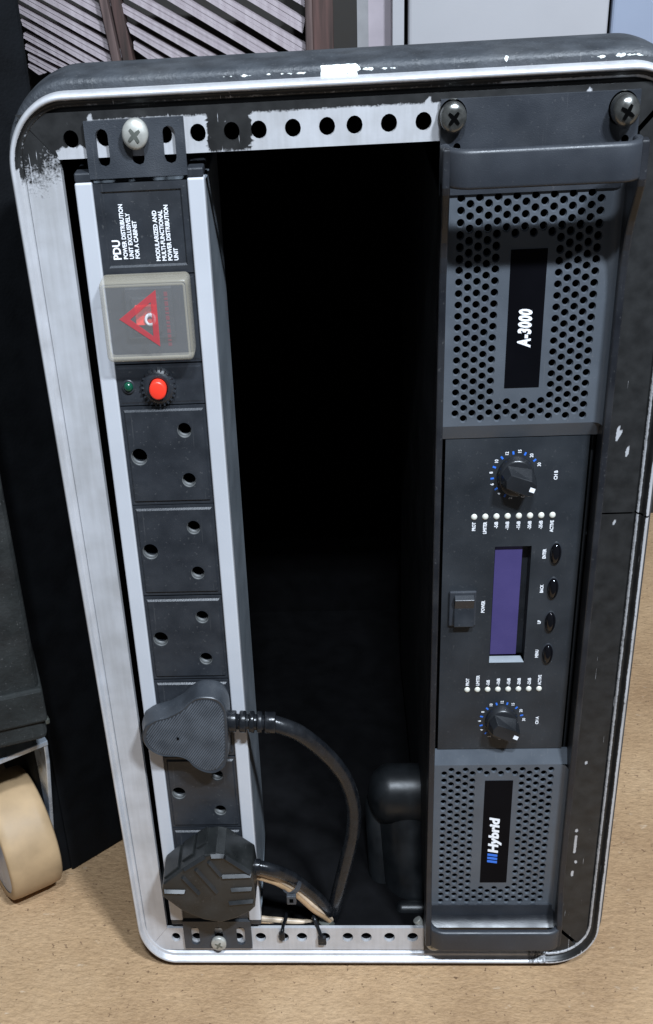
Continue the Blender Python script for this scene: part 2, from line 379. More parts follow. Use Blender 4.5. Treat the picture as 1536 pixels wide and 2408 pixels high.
def stadium(ru, hv):
    """half width ru, half height hv (hv > ru), rounded ends"""
    def f(a):
        c, d = abs(math.cos(a)), abs(math.sin(a)); L = hv - ru
        if c > 1e-6 and ru * d / c <= L: return ru / c
        return L * d + math.sqrt(max(0, ru * ru - (L * c) ** 2))
    return f
def text(mb, body, size, x, z, y, align='LEFT', sx=1.0, bold=0.0, shear=0.0, rot=True, space=1.0):
    """flat print; reads upward (its top towards -x) when rot"""
    cu = bpy.data.curves.new("lettering", 'FONT'); cu.body = body; cu.size = size; cu.offset = bold; cu.shear = shear
    cu.align_x = align; cu.space_character = space; cu.resolution_u = 3
    o = bpy.data.objects.new("lettering", cu); C.objects.link(o)
    bpy.context.view_layer.update()
    me = o.evaluated_get(bpy.context.evaluated_depsgraph_get()).to_mesh()
    pts = [((x - v.co.y, y, z + v.co.x * sx) if rot else (x + v.co.x * sx, y, z + v.co.y)) for v in me.vertices]
    mb.add(pts, [tuple(p.vertices) for p in me.polygons])
    o.to_mesh_clear(); bpy.data.objects.remove(o); bpy.data.curves.remove(cu)
def nz(x, z, s=0.1): return noise.noise(Vector((x * s, z * s, 3.7)))

# ---------------------------------------------------------------- setting
FZ = -257.0
fl = MB(); fl.add([(-900, -260, FZ), (1600, -260, FZ), (1600, 1560, FZ), (-900, 1560, FZ)], [(0, 1, 2, 3)])
o = fl.build("floor", FLOOR); o["kind"] = "structure"
wl = MB(); wl.box(-900, 1600, 1500, 1560, FZ, 900); o = wl.build("back_wall", WALLM); o["kind"] = "structure"

# ---------------------------------------------------------------- rack case
case = thing("rack_case", "black plastic equipment rack case standing on its side with worn aluminium rim", "rack case", (135, 200, FZ))
XL, XR, ZB, ZT = -24.5, 294.0, -251.0, 251.0
def warp(x, z):
    t = (ZT - z) / (ZT - ZB); d = 0
    if x < 12: d = 7.0 * t * min(1, (12 - x) / 36.5)
    if x > 262: d = 2.0 * t * min(1, (x - 262) / 32)
    return x + d, z
def rrect(x0, x1, z0, z1, r, step=2.5, start=None, gap=0):
    """outline with normals, clockwise from the right side"""
    cs = [(x1 - r, z0 + r, -90, 0), (x1 - r, z1 - r, 0, 90), (x0 + r, z1 - r, 90, 180), (x0 + r, z0 + r, 180, 270)]
    cs = [cs[1], cs[2], cs[3], cs[0]]
    out = []
    def line(a, b, n):
        L = math.hypot(b[0] - a[0], b[1] - a[1]); k = max(1, int(L / step))
        for i in range(k): out.append((a[0] + (b[0] - a[0]) * i / k, a[1] + (b[1] - a[1]) * i / k, n[0], n[1]))
    zs = start if start is not None else (z0 + z1) / 2
    line((x1, zs + gap), (x1, z1 - r), (1, 0))
    nxt = [((x1 - r, z1), (x0 + r, z1), (0, 1)), ((x0, z1 - r), (x0, z0 + r), (-1, 0)), ((x0 + r, z0), (x1 - r, z0), (0, -1)), ((x1, z0 + r), (x1, zs - gap), (1, 0))]
    for (cx, cz, a0, a1), ln in zip(cs, nxt):
        if a0 == -90: a0, a1 = 270, 360
        k = max(4, int(r * 1.57 / step))
        for i in range(k):
            t = R(a0 + (a1 - a0) * i / k); out.append((cx + r * math.cos(t), cz + r * math.sin(t), math.cos(t), math.sin(t)))
        line(*ln)
    out.append((x1, zs - gap, 1, 0)); return out
def sweep(mb, path, prof, attr=None, smooth=True, closed=False):
    b = len(mb.v); n = len(prof); m = len(path)
    for x, z, nx, nz_ in path:
        for d, y in prof:
            X, Z = x - nx * d, z - nz_ * d; mb.v.append((X, y, Z)); mb.a.append(attr(X, Z, d, y) if attr else 0.0)
    for i in range(m if closed else m - 1):
        j = (i + 1) % m
        for k in range(n - 1):
            mb.f.append((b + i * n + k, b + i * n + k + 1, b + j * n + k + 1, b + j * n + k)); mb.fs.append(smooth)

# paint left on the aluminium: 1 painted, 0 bare
def ell(x, z, cx, cz, rx, rz): return ((x - cx) / rx) ** 2 + ((z - cz) / rz) ** 2 < 1
def paint_lip(x, z, d, y):
    s = 25 - d
    ridge = 22.3 < s < 24.6
    if z > 222 and x < 275:                       # along the top
        if x < -4 and z < 240: p = 0.15 if s > 22 else 0.75
        else: p = 0.02 if 22.4 < s < 25.2 else 0.95
        if 19.2 < s < 20.6: p = 0.62 if x < 205 else 0.30
        return p
    if x < 12 and z > -235:                       # down the left
        return 0.0 if z < 210 or s > 21 else min(0.8, (z - 210) / 14)
    if z < -225 and x < 250: return 0.05 if s > 20.5 or s < 18 else 0.2
    if x > 262:
        if s > 23.2: return 0.20 + 0.3 * nz(x, z, 0.05)
        if 19.2 < s < 20.7: return 0.33
        return 0.92
    return 0.5
def paint_top(x, z):
    if z > 240.3 + 1.0 * nz(x, z, 0.3): return 0.93
    if x < -1 or x > 262: return 0.92
    if x < 16: return 0.05 if z < 229.3 else 0.80
    if 70.6 < x < 92: return 0.74 if z > 226.3 else 0.45
    return 0.12 if x > 59 else 0.05
def paint_left(x, z):
    p = 0.0 if z < 196 else min(0.88, (z - 196) / 44 * (1.0 if x < -8 else 0.85))
    if x > -7 and 178 < z < 214: p *= 0.25
    return p
def paint_bot(x, z): return 0.02 if x < 262 + 6 * nz(x, z) else 0.75
CHIPS = [(274.6, 93, 1.1, 4), (279.5, 84, 1.0, 1.7), (276.5, 47, 0.7, 0.7), (279, -22, 0.7, 0.8), (276, -33, 0.6, 0.8), (283.5, -42, 0.6, 1.2), (276, -100, 0.5, 0.7), (283, -60, .5, .7), (274.5, -148, 0.8, 1), (274.2, -158, 0.8, 6), (275, -172, 0.7, 3), (274, -181, .6, 2)]
def paint_right(x, z):
    for c in CHIPS:
        if ell(x, z, *c): return 0.0
    return 0.9
ZI, FL = 226.0, 243.2      # inner edge and outer edge of the flat face
XI0, XI1 = -0.5, 270.0
HX = [6.35 + 44.45 * u + 15.875 * k for u in range(6) for k in range(3)]
def rail(sign, pf):
    mb = MB(); zi, zo, zc = 224.8 * sign, FL * sign, 232.5 * sign
    lo, hi = min(zi, zo), max(zi, zo)
    edges = [0.0] + [(a + b) / 2 for a, b in zip(HX, HX[1:])] + [266.7]
    for i, hx in enumerate(HX):
        c0, c1 = zc - 6.0, zc + 6.0
        mb.cell(edges[i], edges[i + 1], c0, c1, hx, zc, circ(3.75), 0, 2.6, rings=3, attr=pf)
        mb.rect(edges[i], edges[i + 1], lo, c0, 0, 2.0, pf); mb.rect(edges[i], edges[i + 1], c1, hi, 0, 2.0, pf)
    # mitred ends
    for x0, dx in ((0.0, -1), (266.7, 1)):
        n = 9; b = len(mb.v)
        for i in range(n + 1):
            for j in range(9):
                f = j / 8; z = zi + (zo - zi) * f
                xe = x0 + dx * (0.6 + abs(z - zi) * 0.98)
                X = x0 + (xe - x0) * i / n; mb.v.append((X, 0, z)); mb.a.append(pf(X, z))
        for i in range(n):
            for j in range(8): mb.f.append((b + i * 9 + j, b + (i + 1) * 9 + j, b + (i + 1) * 9 + j + 1, b + i * 9 + j + 1)); mb.fs.append(False)
    # folded inner edge going back
    mb.rect(0, 266.7, 0, 0, 0) 
    b = len(mb.v); k = 100
    for i in range(k + 1):
        X = -0.5 + 267.7 * i / k
        for yy in (0.0, 1.2, 2.4): mb.v.append((X, yy, zi)); mb.a.append(pf(X, zi))
    for i in range(k):
        for q in range(2): mb.f.append((b + i * 3 + q, b + i * 3 + q + 1, b + i * 3 + 4 + q, b + i * 3 + 3 + q)); mb.fs.append(False)
    return put(mb, "rail", WORN, case, warp=warp)
o = rail(1, paint_top); o["label"] = "upper rack rail with patchy black paint"
o = rail(-1, paint_bot); o["label"] = "lower bare aluminium rack rail"
def side(x_in, x_out, pf, z0, z1, m0, m1):
    mb = MB(); n, k = 12, max(2, int((z1 - z0) / 2.2)); b = len(mb.v)
    for i in range(n + 1):
        f = i / n; X = x_in + (x_out - x_in) * f; d = abs(X - x_in)
        a0, a1 = z0 - d * m0, z1 + d * m1
        for j in range(k + 1):
            Z = a0 + (a1 - a0) * j / k; mb.v.append((X, 0.0, Z)); mb.a.append(pf(X, Z))
    for i in range(n):
        for j in range(k): mb.f.append((b + i * (k + 1) + j, b + (i + 1) * (k + 1) + j, b + (i + 1) * (k + 1) + j + 1, b + i * (k + 1) + j + 1)); mb.fs.append(False)
    b = len(mb.v)
    for j in range(k + 1):
        Z = z0 + (z1 - z0) * j / k
        for yy in (0.0, 5.0): mb.v.append((x_in, yy, Z)); mb.a.append(pf(x_in, Z))
    for j in range(k): mb.f.append((b + j * 2, b + j * 2 + 1, b + j * 2 + 3, b + j * 2 + 2)); mb.fs.append(False)
    return put(mb, "trim_strip", WORN, case, warp=warp)
o = side(-0.5, -18.0, paint_left, -224.6, 224.6, 1.0, 1.0); o["label"] = "bare aluminium strip down the left"
side(270.0, 287.0, paint_right, 52.4, 224.6, 0, 1.0)["label"] = "black painted strip above the saw cut"
side(270.0, 287.0, paint_right, -224.6, 51.6, 1.0, 0)["label"] = "black painted strip below the saw cut"
lip = MB()
prof = [(8.6, 0.5), (8.0, 1.3), (7.0, 1.5), (6.2, 1.2), (5.6, -0.4), (5.0, -0.9), (4.2, -0.9), (3.6, -1.6), (3.0, -3.2), (2.4, -4.4), (1.6, -5.0), (0.8, -4.6), (0.2, -3.4), (0.0, -2.2), (0.0, 6.0)]
sweep(lip, rrect(XL, XR, ZB, ZT, 30, 2.2, start=52.0, gap=0.45), prof, paint_lip)
put(lip, "rim_moulding", WORN, case, warp=warp, label="rounded aluminium rim, scraped bright on its front edge")
# moulded shell: front bumper, then the body
def chip(x, z, d, y):
    if z > 240 and y < 10:
        if 123 < x < 142 and y < 5.4: return 0.70
        if 142 < x < 160 and y < 2.5: return 0.56
        if 208 < x < 210 and y < 5.4: return 0.60
        if 60 < x < 118 and y < 2.5: return 0.46
        if x > 245 and y < 2.5: return 0.56
    return 0.0
sh = MB()
sweep(sh, rrect(XL - 2.0, XR + 3.5, ZB - 4.0, ZT + 5.0, 34, 2.5), [(5.2, 3.0), (3.0, 2.2), (1.2, 3.2), (0.3, 5.5), (0, 8.0), (-0.4, 14), (-0.6, 24), (-0.4, 34), (0, 41), (0.8, 45), (2.6, 48), (8, 50), (12, 52), (12.5, 60), (13, 250), (16, 395), (22, 408), (40, 412)], chip)
sh.v = [(x, y, z - (max(0, y - 50) * 0.15 if z > 0 else 0)) for x, y, z in sh.v]
put(sh, "shell", SHELL, case, warp=warp)
bk = MB(); bk.box(XL + 30, XR - 30, 411, 414, ZB + 30, ZT - 80); put(bk, "back_panel", SHELL, case)
ln = MB()
b = [(-20, 3), (290, 3)]
ln.add([(-9, 2.8, -236), (281, 2.8, -236), (281, 2.8, 236), (-9, 2.8, 236), (-6, 396, -232), (278, 396, -232), (278, 396, 176), (-6, 396, 176)],
       [(0, 1, 5, 4), (1, 2, 6, 5), (2, 3, 7, 6), (3, 0, 4, 7), (4, 5, 6, 7)])
put(ln, "liner", LINER, case)
# moulded steps inside the bottom of the case
def lump(p0, p1, r):
    q = MB(); a, b = Vector(p0), Vector(p1); n = 9; d = (b - a).normalized(); pts, rr = [], []
    for i in range(n): t = R(90 * (1 - i / (n - 1))); pts.append(a - d * r * math.sin(t) * 0.8); rr.append(max(0.3, r * math.cos(t)))
    for i in range(n): t = R(90 * i / (n - 1)); pts.append(b + d * r * math.sin(t) * 0.8); rr.append(max(0.3, r * math.cos(t)))
    q.tube(pts, lambda f: rr[round(f * (2 * n - 1))], 24); return q
put(lump((160, 80, -184), (196, 80, -184), 20), "moulded_ledge", STEPM, case)
q = lump((172, 86, -190), (176, 56, -244), 22); put(q, "moulded_web", STEPM, case)
q = lump((152, 86, -196), (154, 58, -244), 10); put(q, "moulded_web", STEPM, case)
q = lump((166, 30, -238), (186, 30, -238), 6); put(q, "moulded_rib", STEPM, case)

# ---------------------------------------------------------------- power strip
pdu = thing("power_strip", "slim black rack power strip with aluminium edges standing upright in the left of the case", "power strip", (37, 20, -219))
h = MB(); h.box(5.9, 68.1, 10.5, 76, -213, 214); h.box(66.6, 68.1, 3, 10.5, -213, 214); h.box(5.9, 7.4, 3, 10.5, -213, 214); put(h, "housing", PSIDE, pdu, bevel=1.2)
for x0, x1 in ((5.8, 14.2), (60.0, 68.2)):
    e = MB(); e.box(x0, x1, -3.0, 4.0, -215.5, 215.5); put(e, "edge_profile", ALU, pdu, bevel=0.9, seg=3)
    for z0, z1 in ((215.7, 219.5), (-219.5, -215.7)):
        c = MB(); c.box(x0 + 0.2, x1 - 0.2, -2.4, 30, z0, z1); put(c, "end_cap", PBLK, pdu, bevel=0.8)
def bracket(sg):
    mb = MB(); ca, cb = sorted((216.8 * sg, 239.6 * sg)); zc = (ca + cb) / 2 + (0.8 if sg > 0 else -0.8)
    cols = [(13.6, 17.0, None), (17.0, 26.2, 21.6), (26.2, 33.0, None), (33.0, 42.0, 38.0), (42.0, 49.0, None), (49.0, 57.6, 53.2), (57.6, 60.6, None)]
    for a, b, hx in cols:
        if hx is None: mb.rect(a, b, ca, cb, -2.6)
        else: mb.cell(a, b, ca, cb, hx, zc, stadium(2.9, 7.6), -2.6, 2.0, n=24)
    zi = 216.8 * sg
    mb.add([(13.6, -2.6, zi), (60.6, -2.6, zi), (60.6, 3, zi - 1.2 * sg), (13.6, 3, zi - 1.2 * sg)], [(0, 1, 2, 3)])
    zo = 239.6 * sg
    mb.add([(13.6, -2.6, zo), (60.6, -2.6, zo), (60.6, -0.5, zo), (13.6, -0.5, zo)], [(0, 1, 2, 3)])
    for x in (13.6, 60.6): mb.add([(x, -2.6, zi), (x, -2.6, zo), (x, -0.5, zo), (x, -0.5, zi)], [(0, 1, 2, 3)])
    return put(mb, "mounting_bracket", PBRK, pdu)
def screw(cx, cz, yb, r, hgt, m, t, under=None, tilt=(0, 0), cross=20, washer=0, dome=1.0):
    """pan head screw pointing at the viewer with a cross recess"""
    mb = MB(); ch = hgt * 0.42 * dome
    prof = [(0, yb - hgt)] + [(r * math.sin(a), yb - hgt + ch * (1 - math.cos(a)) / 1.0) for a in [R(q) for q in (18, 36, 54, 72, 88)]] + [(r, yb - hgt * 0.22), (r * 0.96, yb)]
    if washer: prof += [(r * 1.08, yb), (r * 1.1, yb + 0.6)]
    mb.lathe_y(cx, cz, prof, 32, tilt=tilt)
    o = put(mb, "screw", m, t, under=under)
    c = MB(); L, wd = r * 0.52, r * 0.14
    for a in (cross, cross + 90):
        ca, sa = math.cos(R(a)), math.sin(R(a))
        ox, oz = tilt[0] * -hgt, tilt[1] * -hgt
        pl = [(cx + ox + u * ca - v * sa, cz + oz + u * sa + v * ca) for u, v in ((-L, -wd * .6), (-L * .5, -wd), (L * .5, -wd), (L, -wd * .6), (L, wd * .6), (L * .5, wd), (-L * .5, wd), (-L, wd * .6))]
        c.prism_y(pl, yb - hgt - 0.04 - (0.01 if a == cross else 0), yb - hgt + ch * 0.35)
    put(c, "cross_recess", VOID if m is not STEEL else DSTEEL, t, under=under if under else o)
    return o
bt = bracket(1); screw(38.0, 234.4, -2.7, 6.1, 6.5, STEEL, pdu, cross=35)
bb = bracket(-1); screw(37.6, -233.8, -2.7, 5.3, 3.6, STEEL, pdu, cross=60)
# modules between the profiles: plate with a raised face
def plate(z0, z1, name, holes=(), raise_=1.0, marg=1.6, m=PBLK, x0=14.3, x1=59.9):
    mb = MB(); yb, yf = -1.2, -1.2 - raise_; g = 0.35
    a0, a1, b0, b1 = x0, x1, z0 + g, z1 - g
    i0, i1, j0, j1 = x0 + marg, x1 - marg, z0 + marg + g, z1 - marg - g
    k0, k1, l0, l1 = i0 + 0.8, i1 - 0.8, j0 + 0.8, j1 - 0.8
    mb.add([(a0, yb, b0), (a1, yb, b0), (a1, yb, b1), (a0, yb, b1), (i0, yb, j0), (i1, yb, j0), (i1, yb, j1), (i0, yb, j1), (k0, yf, l0), (k1, yf, l0), (k1, yf, l1), (k0, yf, l1)],
           [(0, 1, 5, 4), (1, 2, 6, 5), (2, 3, 7, 6), (3, 0, 4, 7), (4, 5, 9, 8), (5, 6, 10, 9), (6, 7, 11, 10), (7, 4, 8, 11)])
    mb.add([(a0, yb, b0), (a1, yb, b0), (a1, yb, b1), (a0, yb, b1), (a0, 1, b0), (a1, 1, b0), (a1, 1, b1), (a0, 1, b1)], [(0, 1, 5, 4), (1, 2, 6, 5), (2, 3, 7, 6), (3, 0, 4, 7)])
    if not holes: mb.rect(k0, k1, l0, l1, yf)
    else:
        xm = 33.0; zm = (z0 + z1) / 2
        (ex, ez, er), (lx, lz, lr), (nx, nz_, nr) = holes
        mb.rect(k0, xm, l0, ez - 7, yf); mb.cell(k0, xm, ez - 7, ez + 7, ex, ez, circ(er), yf, 9, n=24); mb.rect(k0, xm, ez + 7, l1, yf)
        mb.cell(xm, k1, l0, zm, nx, nz_, circ(nr), yf, 9, n=24); mb.cell(xm, k1, zm, l1, lx, lz, circ(lr), yf, 9, n=24)
    return put(mb, name, m, pdu)
lp = plate(175.4, 214.8, "label_panel", raise_=-0.9, marg=3.2)
tx = MB(); y = -0.55
text(tx, "PDU", 5.4, 24.0, 182.2, y, sx=0.82, bold=0.16)
for i, s in enumerate(("POWER DISTRIBUTION", "UNIT EXCLUSIVELY", "FOR A CABINET")): text(tx, s, 2.85, 27.3 + i * 2.95, 182.4, y, sx=(0.79, 0.79, 0.79)[i], bold=0.09)
for i, s in enumerate(("MODULARIZED AND", "MULTI-FUNCTIONAL", "POWER DISTRIBUTION", "UNIT")): text(tx, s, 2.85, 43.4 + i * 2.95, 181.0, y, sx=0.80, bold=0.09)
put(tx, "lettering", WHT, pdu, under=lp)
sw = plate(135.0, 175.4, "switch_panel", raise_=0.2, marg=0.8)
rk = MB(); rk.box(24, 48, -5.0, -1.0, 148, 171); rk.box(27.5, 42, -7.6, -5.0, 151.5, 167.5); put(rk, "switch_frame", PBLK, pdu, bevel=0.8)
rk = MB(); rk.prism_x([(-2, 155.6), (-9.6, 155.6), (-8.6, 159.5), (-10.2, 164.2), (-2, 164.2)], 29.2, 40.0); rk_o = put(rk, "rocker", RED, pdu, bevel=0.4)
rg = MB(); rg.lathe_y(36.6, 158.2, [(1.5, -10.3), (2.1, -10.7), (2.8, -10.4), (2.8, -8.0)], 24); put(rg, "ring_mark", WHT, pdu, under=rk_o)
def hollow_box(x0, x1, z0, z1, yf, yb, r):
    mb = MB(); path = rrect(x0, x1, z0, z1, r, 2.0)
    sweep(mb, path, [(0, yb), (0, yf + 1.4), (0.5, yf + 0.4), (1.4, yf)], smooth=True)
    return mb, path
cv, path = hollow_box(13.4, 57.6, 140.4, 176.8, -14.0, -3.2, 2.6)
cvo = put(cv, "switch_cover", COVERE, pdu)
fc = MB(); fc.add([(x - nx * 1.4, -14.0, z - nz_ * 1.4) for x, z, nx, nz_ in path[:-1]], [tuple(range(len(path) - 1))]); put(fc, "cover_face", COVER, pdu, under=cvo, fix=False)
fr = MB(); sweep(fr, rrect(14.6, 56.4, 141.6, 175.6, 2.0, 2.0), [(0.4, -14.06), (0.9, -14.3), (1.5, -14.06)], smooth=True); put(fr, "cover_ridge", COVERE, pdu, under=cvo)
tri = MB(); yy = -14.25
A, Bt, Cc = (21.9, 160.2), (41.4, 172.6), (41.0, 147.4); a, b2, c2 = (27.4, 160.0), (38.4, 167.3), (38.1, 152.2)
tri.add([(p[0], yy, p[1]) for p in (A, Bt, Cc, a, b2, c2)], [(0, 1, 4, 3), (1, 2, 5, 4), (2, 0, 3, 5)]); put(tri, "warning_triangle", REDP, pdu, under=cvo)
ft = MB()
zz = 147.5
while zz < 171:
    wd = random.choice((1.0, 1.5, 2.0)); ft.rect(45.2, 47.0, zz, zz + wd, yy); zz += wd + 0.6
put(ft, "faded_print", REDF, pdu, under=cvo, fix=False)
rs = plate(114.9, 134.8, "reset_panel", raise_=0.2, marg=0.8)
bz = MB(); bz.lathe_y(36.2, 124.4, [(5.0, -4.6), (6.3, -5.0), (7.2, -4.2), (8.0, -3.6), (8.9, -2.6), (9.0, -1.2)], 36); clr = put(bz, "button_collar", PBLK, pdu)
tk = MB()
for a in range(0, 360, 15):
    ca, sa = math.cos(R(a)), math.sin(R(a)); tk.prism_y([(36.2 + 7.6 * ca - 0.35 * sa, 124.4 + 7.6 * sa + 0.35 * ca), (36.2 + 9.2 * ca - 0.35 * sa, 124.4 + 9.2 * sa + 0.35 * ca), (36.2 + 9.2 * ca + 0.35 * sa, 124.4 + 9.2 * sa - 0.35 * ca), (36.2 + 7.6 * ca + 0.35 * sa, 124.4 + 7.6 * sa - 0.35 * ca)], -3.9, -1.2)
put(tk, "collar_knurl", PBLK, pdu, under=clr)
bz = MB(); bz.lathe_y(36.2, 124.4, [(0, -8.6), (3.4, -8.5), (4.2, -8.2), (4.5, -7.4), (4.5, -3.5)], 32); put(bz, "reset_button", RED, pdu)
bz = MB(); bz.lathe_y(20.2, 124.6, [(2.5, -2.2), (3.2, -2.4), (3.5, -1.3)], 24); put(bz, "lamp_rim", PBLK, pdu)
bz = MB(); bz.lathe_y(20.2, 124.6, [(0, -4.0), (1.0, -3.8), (1.9, -3.1), (2.5, -2.0), (2.6, -1.3)], 24); put(bz, "indicator_lamp", GREEN, pdu)
HS = [89.4, 38.2, -13.4, -65.0, -116.8, -168.4]
first = None
for i, hc in enumerate(HS):
    if i == 0:
        first = plate(hc - 25.8, hc + 25.5, "socket", holes=((21.6, hc, 4.5), (47.3, hc + 12.9, 3.9), (47.3, hc - 12.7, 3.9)))
        bo = MB(); bo.box(16, 58, 7.6, 8.4, hc - 24, hc + 24); fb = put(bo, "socket_well", VOID, pdu, under=first)
        bo = MB()
        for ex, ez, er in ((21.6, hc, 4.5), (47.3, hc + 12.9, 3.9), (47.3, hc - 12.7, 3.9)): bo.lathe_y(ex, ez, [(er - 0.42, -1.0), (er - 0.04, -1.9), (er - 0.04, 2.6), (er - 0.42, 2.6)], 24)
        fbc = put(bo, "lit_hole_rim", HOLERIM, pdu, under=first)  # paler grey ring stands for the lit wall of each hole
    else:
        s2 = again(first, dz=hc - HS[0]); again(fb, parent=s2); again(fbc, parent=s2)
plate(-215.5, -194.4, "end_panel", raise_=0.2, marg=0.8)

# ---------------------------------------------------------------- amplifier
amp = thing("power_amplifier", "black power amplifier with perforated grilles standing on end in the right of the case", "amplifier", (223, 60, -240))
YG, YC, YR = -1.0, 3.0, -9.0
ch = MB(); ch.box(181, 267, 14, 300, -222, 200); put(ch, "chassis", CHASS, amp, bevel=1)
for sg in (1, -1):
    mb = MB(); ca, cb = sorted((203.5 * sg, 240.8 * sg))
    z0 = 218.0 * sg
    cols = [(179.0, 183.2), (183.2, 190.2), (190.2, 259.5), (259.5, 266.5), (266.5, 268.4)]
    for a, b in cols:
        if b - a == 7.0 or abs(b - a - 7.0) < 1e-6:
            hz = 222.4 * sg; mb.rect(a, b, *sorted((203.5 * sg, hz - 3.4 * sg)), -2.4); mb.cell(a, b, *sorted((hz - 3.4 * sg, hz + 3.4 * sg)), a + 3.5, hz, circ(1.7), -2.4, 2.4); mb.rect(a, b, *sorted((hz + 3.4 * sg, 240.8 * sg)), -2.4)
        else: mb.rect(a, b, ca, cb, -2.4)
    mb.add([(x, y, z) for x in (179.0, 268.4) for y in (-2.4, -0.3) for z in (ca, cb)], [(0, 1, 3, 2), (4, 6, 7, 5), (1, 5, 7, 3), (0, 2, 6, 4)])
    put(mb, "rack_ear", AMP, amp)
# side rails that flare into the handles
zz = [0, 150, 172, 180, 187, 193, 198, 203, 207, 210]; yyf = [YR, YR, YR, YR - .3, YR - 1.0, YR - 2.4, YR - 4.2, YR - 6.2, YR - 7.4, YR - 7.6]
zu = [150, 165, 173, 180, 187, 194, 200, 206, 211, 214]; yu = [YR, YR, YR - .7, YR - 2.2, YR - 5, YR - 9.5, YR - 15, YR - 21, YR - 25.5, YR - 27]
front = [(y, z) for z, y in zip(zu, yu)] + [(-36, 228.4), (-30, 228.4), (-14, 222.5), (-2, 220), (4, 220)]
low = [(y, -z) for z, y in zip(zz, yyf)] + [(-16.6, -224), (-2, -224.5), (4, -222)]
poly = front + list(reversed(low[1:]))
for x0, x1 in ((179.2, 182.8), (264.6, 268.4)):
    mb = MB(); mb.prism_x(poly, x0, x1)
    mb.v = [(x + (max(0, -y - 12) * (-0.088 if x < 200 else -0.10)), y, z) for x, y, z in mb.v]; put(mb, "side_rail", RAILM, amp, bevel=0.9, seg=3)
for sg in (1, -1):
    # handle: a flat strap bent forward at both ends
    def arc(cx, cy, r, a0, a1, n=8): return [(cx + r * math.cos(R(a0 + (a1 - a0) * i / n)), cy + r * math.sin(R(a0 + (a1 - a0) * i / n))) for i in range(n + 1)]
    if sg > 0: hx0, hx1, hy, ye, za, zb = 176.8, 265.2, -40.0, -24, 213.6, 228.6
    else: hx0, hx1, hy, ye, za, zb = 178.6, 269.0, -20.2, -1, -224.6, -209.6
    outer = [(hx0, ye)] + arc(hx0 + 13, hy + 13, 13.0, 180, 270, 12) + arc(hx1 - 11, hy + 11, 11.0, 270, 360, 12) + [(hx1, ye)]
    inner = [(hx1 - 4.5, ye)] + arc(hx1 - 11, hy + 11, 6.5, 360, 270, 12) + arc(hx0 + 13, hy + 13, 8.5, 270, 180, 12) + [(hx0 + 4.5, ye)]
    mb = MB(); mb.prism_z(outer + inner, za, zb)
    o = put(mb, "handle", AMP, amp, bevel=1.9, seg=4)
    for p in o.data.polygons: p.use_smooth = abs(p.normal.z) < 0.5
# perforated grilles
PX, PZ = 4.37, 5.05
def grille(sg, badge):
    mb = MB(); y = YG; x0 = 189.6 - PX / 2
    zin, zout = 99.5, 206.5
    for i in range(16):
        u0, u1 = x0 + i * PX, x0 + (i + 1) * PX; uc = (u0 + u1) / 2
        z = 105.6 - (PZ / 2 if i % 2 else 0); cur = zin; cells = []
        while z < 203.4:
            inb = badge[0] - 5.2 < uc < badge[1] + 5.2 and badge[2] - 4.4 < z < badge[3] + 4.4
            if not inb:
                cells.append(z)
            z += PZ
        for z in cells:
            a, b = z - PZ / 2, z + PZ / 2
            if a > cur + 0.01: mb.rect(u0, u1, *sorted((cur * sg, a * sg)), y)
            mb.cell(u0, u1, *sorted((a * sg, b * sg)), uc, z * sg, circ(1.98), y, 1.4, n=14, taper=0.80); cur = b
        mb.rect(u0, u1, *sorted((cur * sg, zout * sg)), y)
    mb.rect(182.6, x0, *sorted((zin * sg, zout * sg)), y); xe = x0 + 16 * PX
    mb.rect(xe, 260.2, *sorted((zin * sg, zout * sg)), y)
    # rounded corner up to the right rail
    pr = [(260.2, y), (261.8, y - 0.3), (263.0, y - 1.0), (263.9, y - 2.2), (264.6, y - 4.5)]
    for (xa, ya), (xb, yb) in zip(pr, pr[1:]): mb.add([(xa, ya, zin * sg), (xb, yb, zin * sg), (xb, yb, zout * sg), (xa, ya, zout * sg)], [(0, 1, 2, 3)], True)
    # scoop under the handle
    sc = [(zout, y), (209, y - 0.4), (212, y - 1.6), (214.5, y - 3.6), (216.5, y - 7.0)]
    scp = MB()
    for (za, ya), (zb, yb) in zip(sc, sc[1:]): scp.add([(183, ya, za * sg), (264.6, ya, za * sg), (264.6, yb, zb * sg), (183, yb, zb * sg)], [(0, 1, 2, 3)], True)
    o = put(mb, "grille", GRIL, amp); put(scp, "finger_scoop", RAILM, amp)
    q = MB(); q.box(183, 264, 3.2, 4.4, *sorted((100 * sg, 206 * sg))); put(q, "grille_backing", VOID, amp, under=o)
    q = MB(); q.box(badge[0], badge[1], YG - 0.25, YG + 1, *sorted((badge[2] * sg, badge[3] * sg))); bo = put(q, "badge", GLOSS, amp, bevel=0.15)
    return bo
bu = grille(1, (214.2, 231.8, 117.4, 179.6)); bl = grille(-1, (215.0, 232.4, 110.4, 186.5))
q = MB(); text(q, "A-3000", 8.6, 225.8, 136.6, YG - 0.35, sx=0.60, bold=0.42, shear=0.16, space=1.10); put(q, "lettering", WHT, amp, under=bu)
q = MB(); text(q, "Hybrid", 8.4, 225.2, -163.6, YG - 0.35, sx=1.08, bold=0.42, shear=0.18, space=1.02); put(q, "lettering", WHT, amp, under=bl)
for i in range(3):
    q = MB(); z = -171.4 + i * 2.5; q.add([(225.4, YG - 0.35, z), (225.4, YG - 0.35, z + 1.75), (219.0, YG - 0.35, z + 2.75), (219.0, YG - 0.35, z + 1.0)], [(0, 1, 2, 3)])
    put(q, "stripe_mark", BLUE, amp, under=bl)
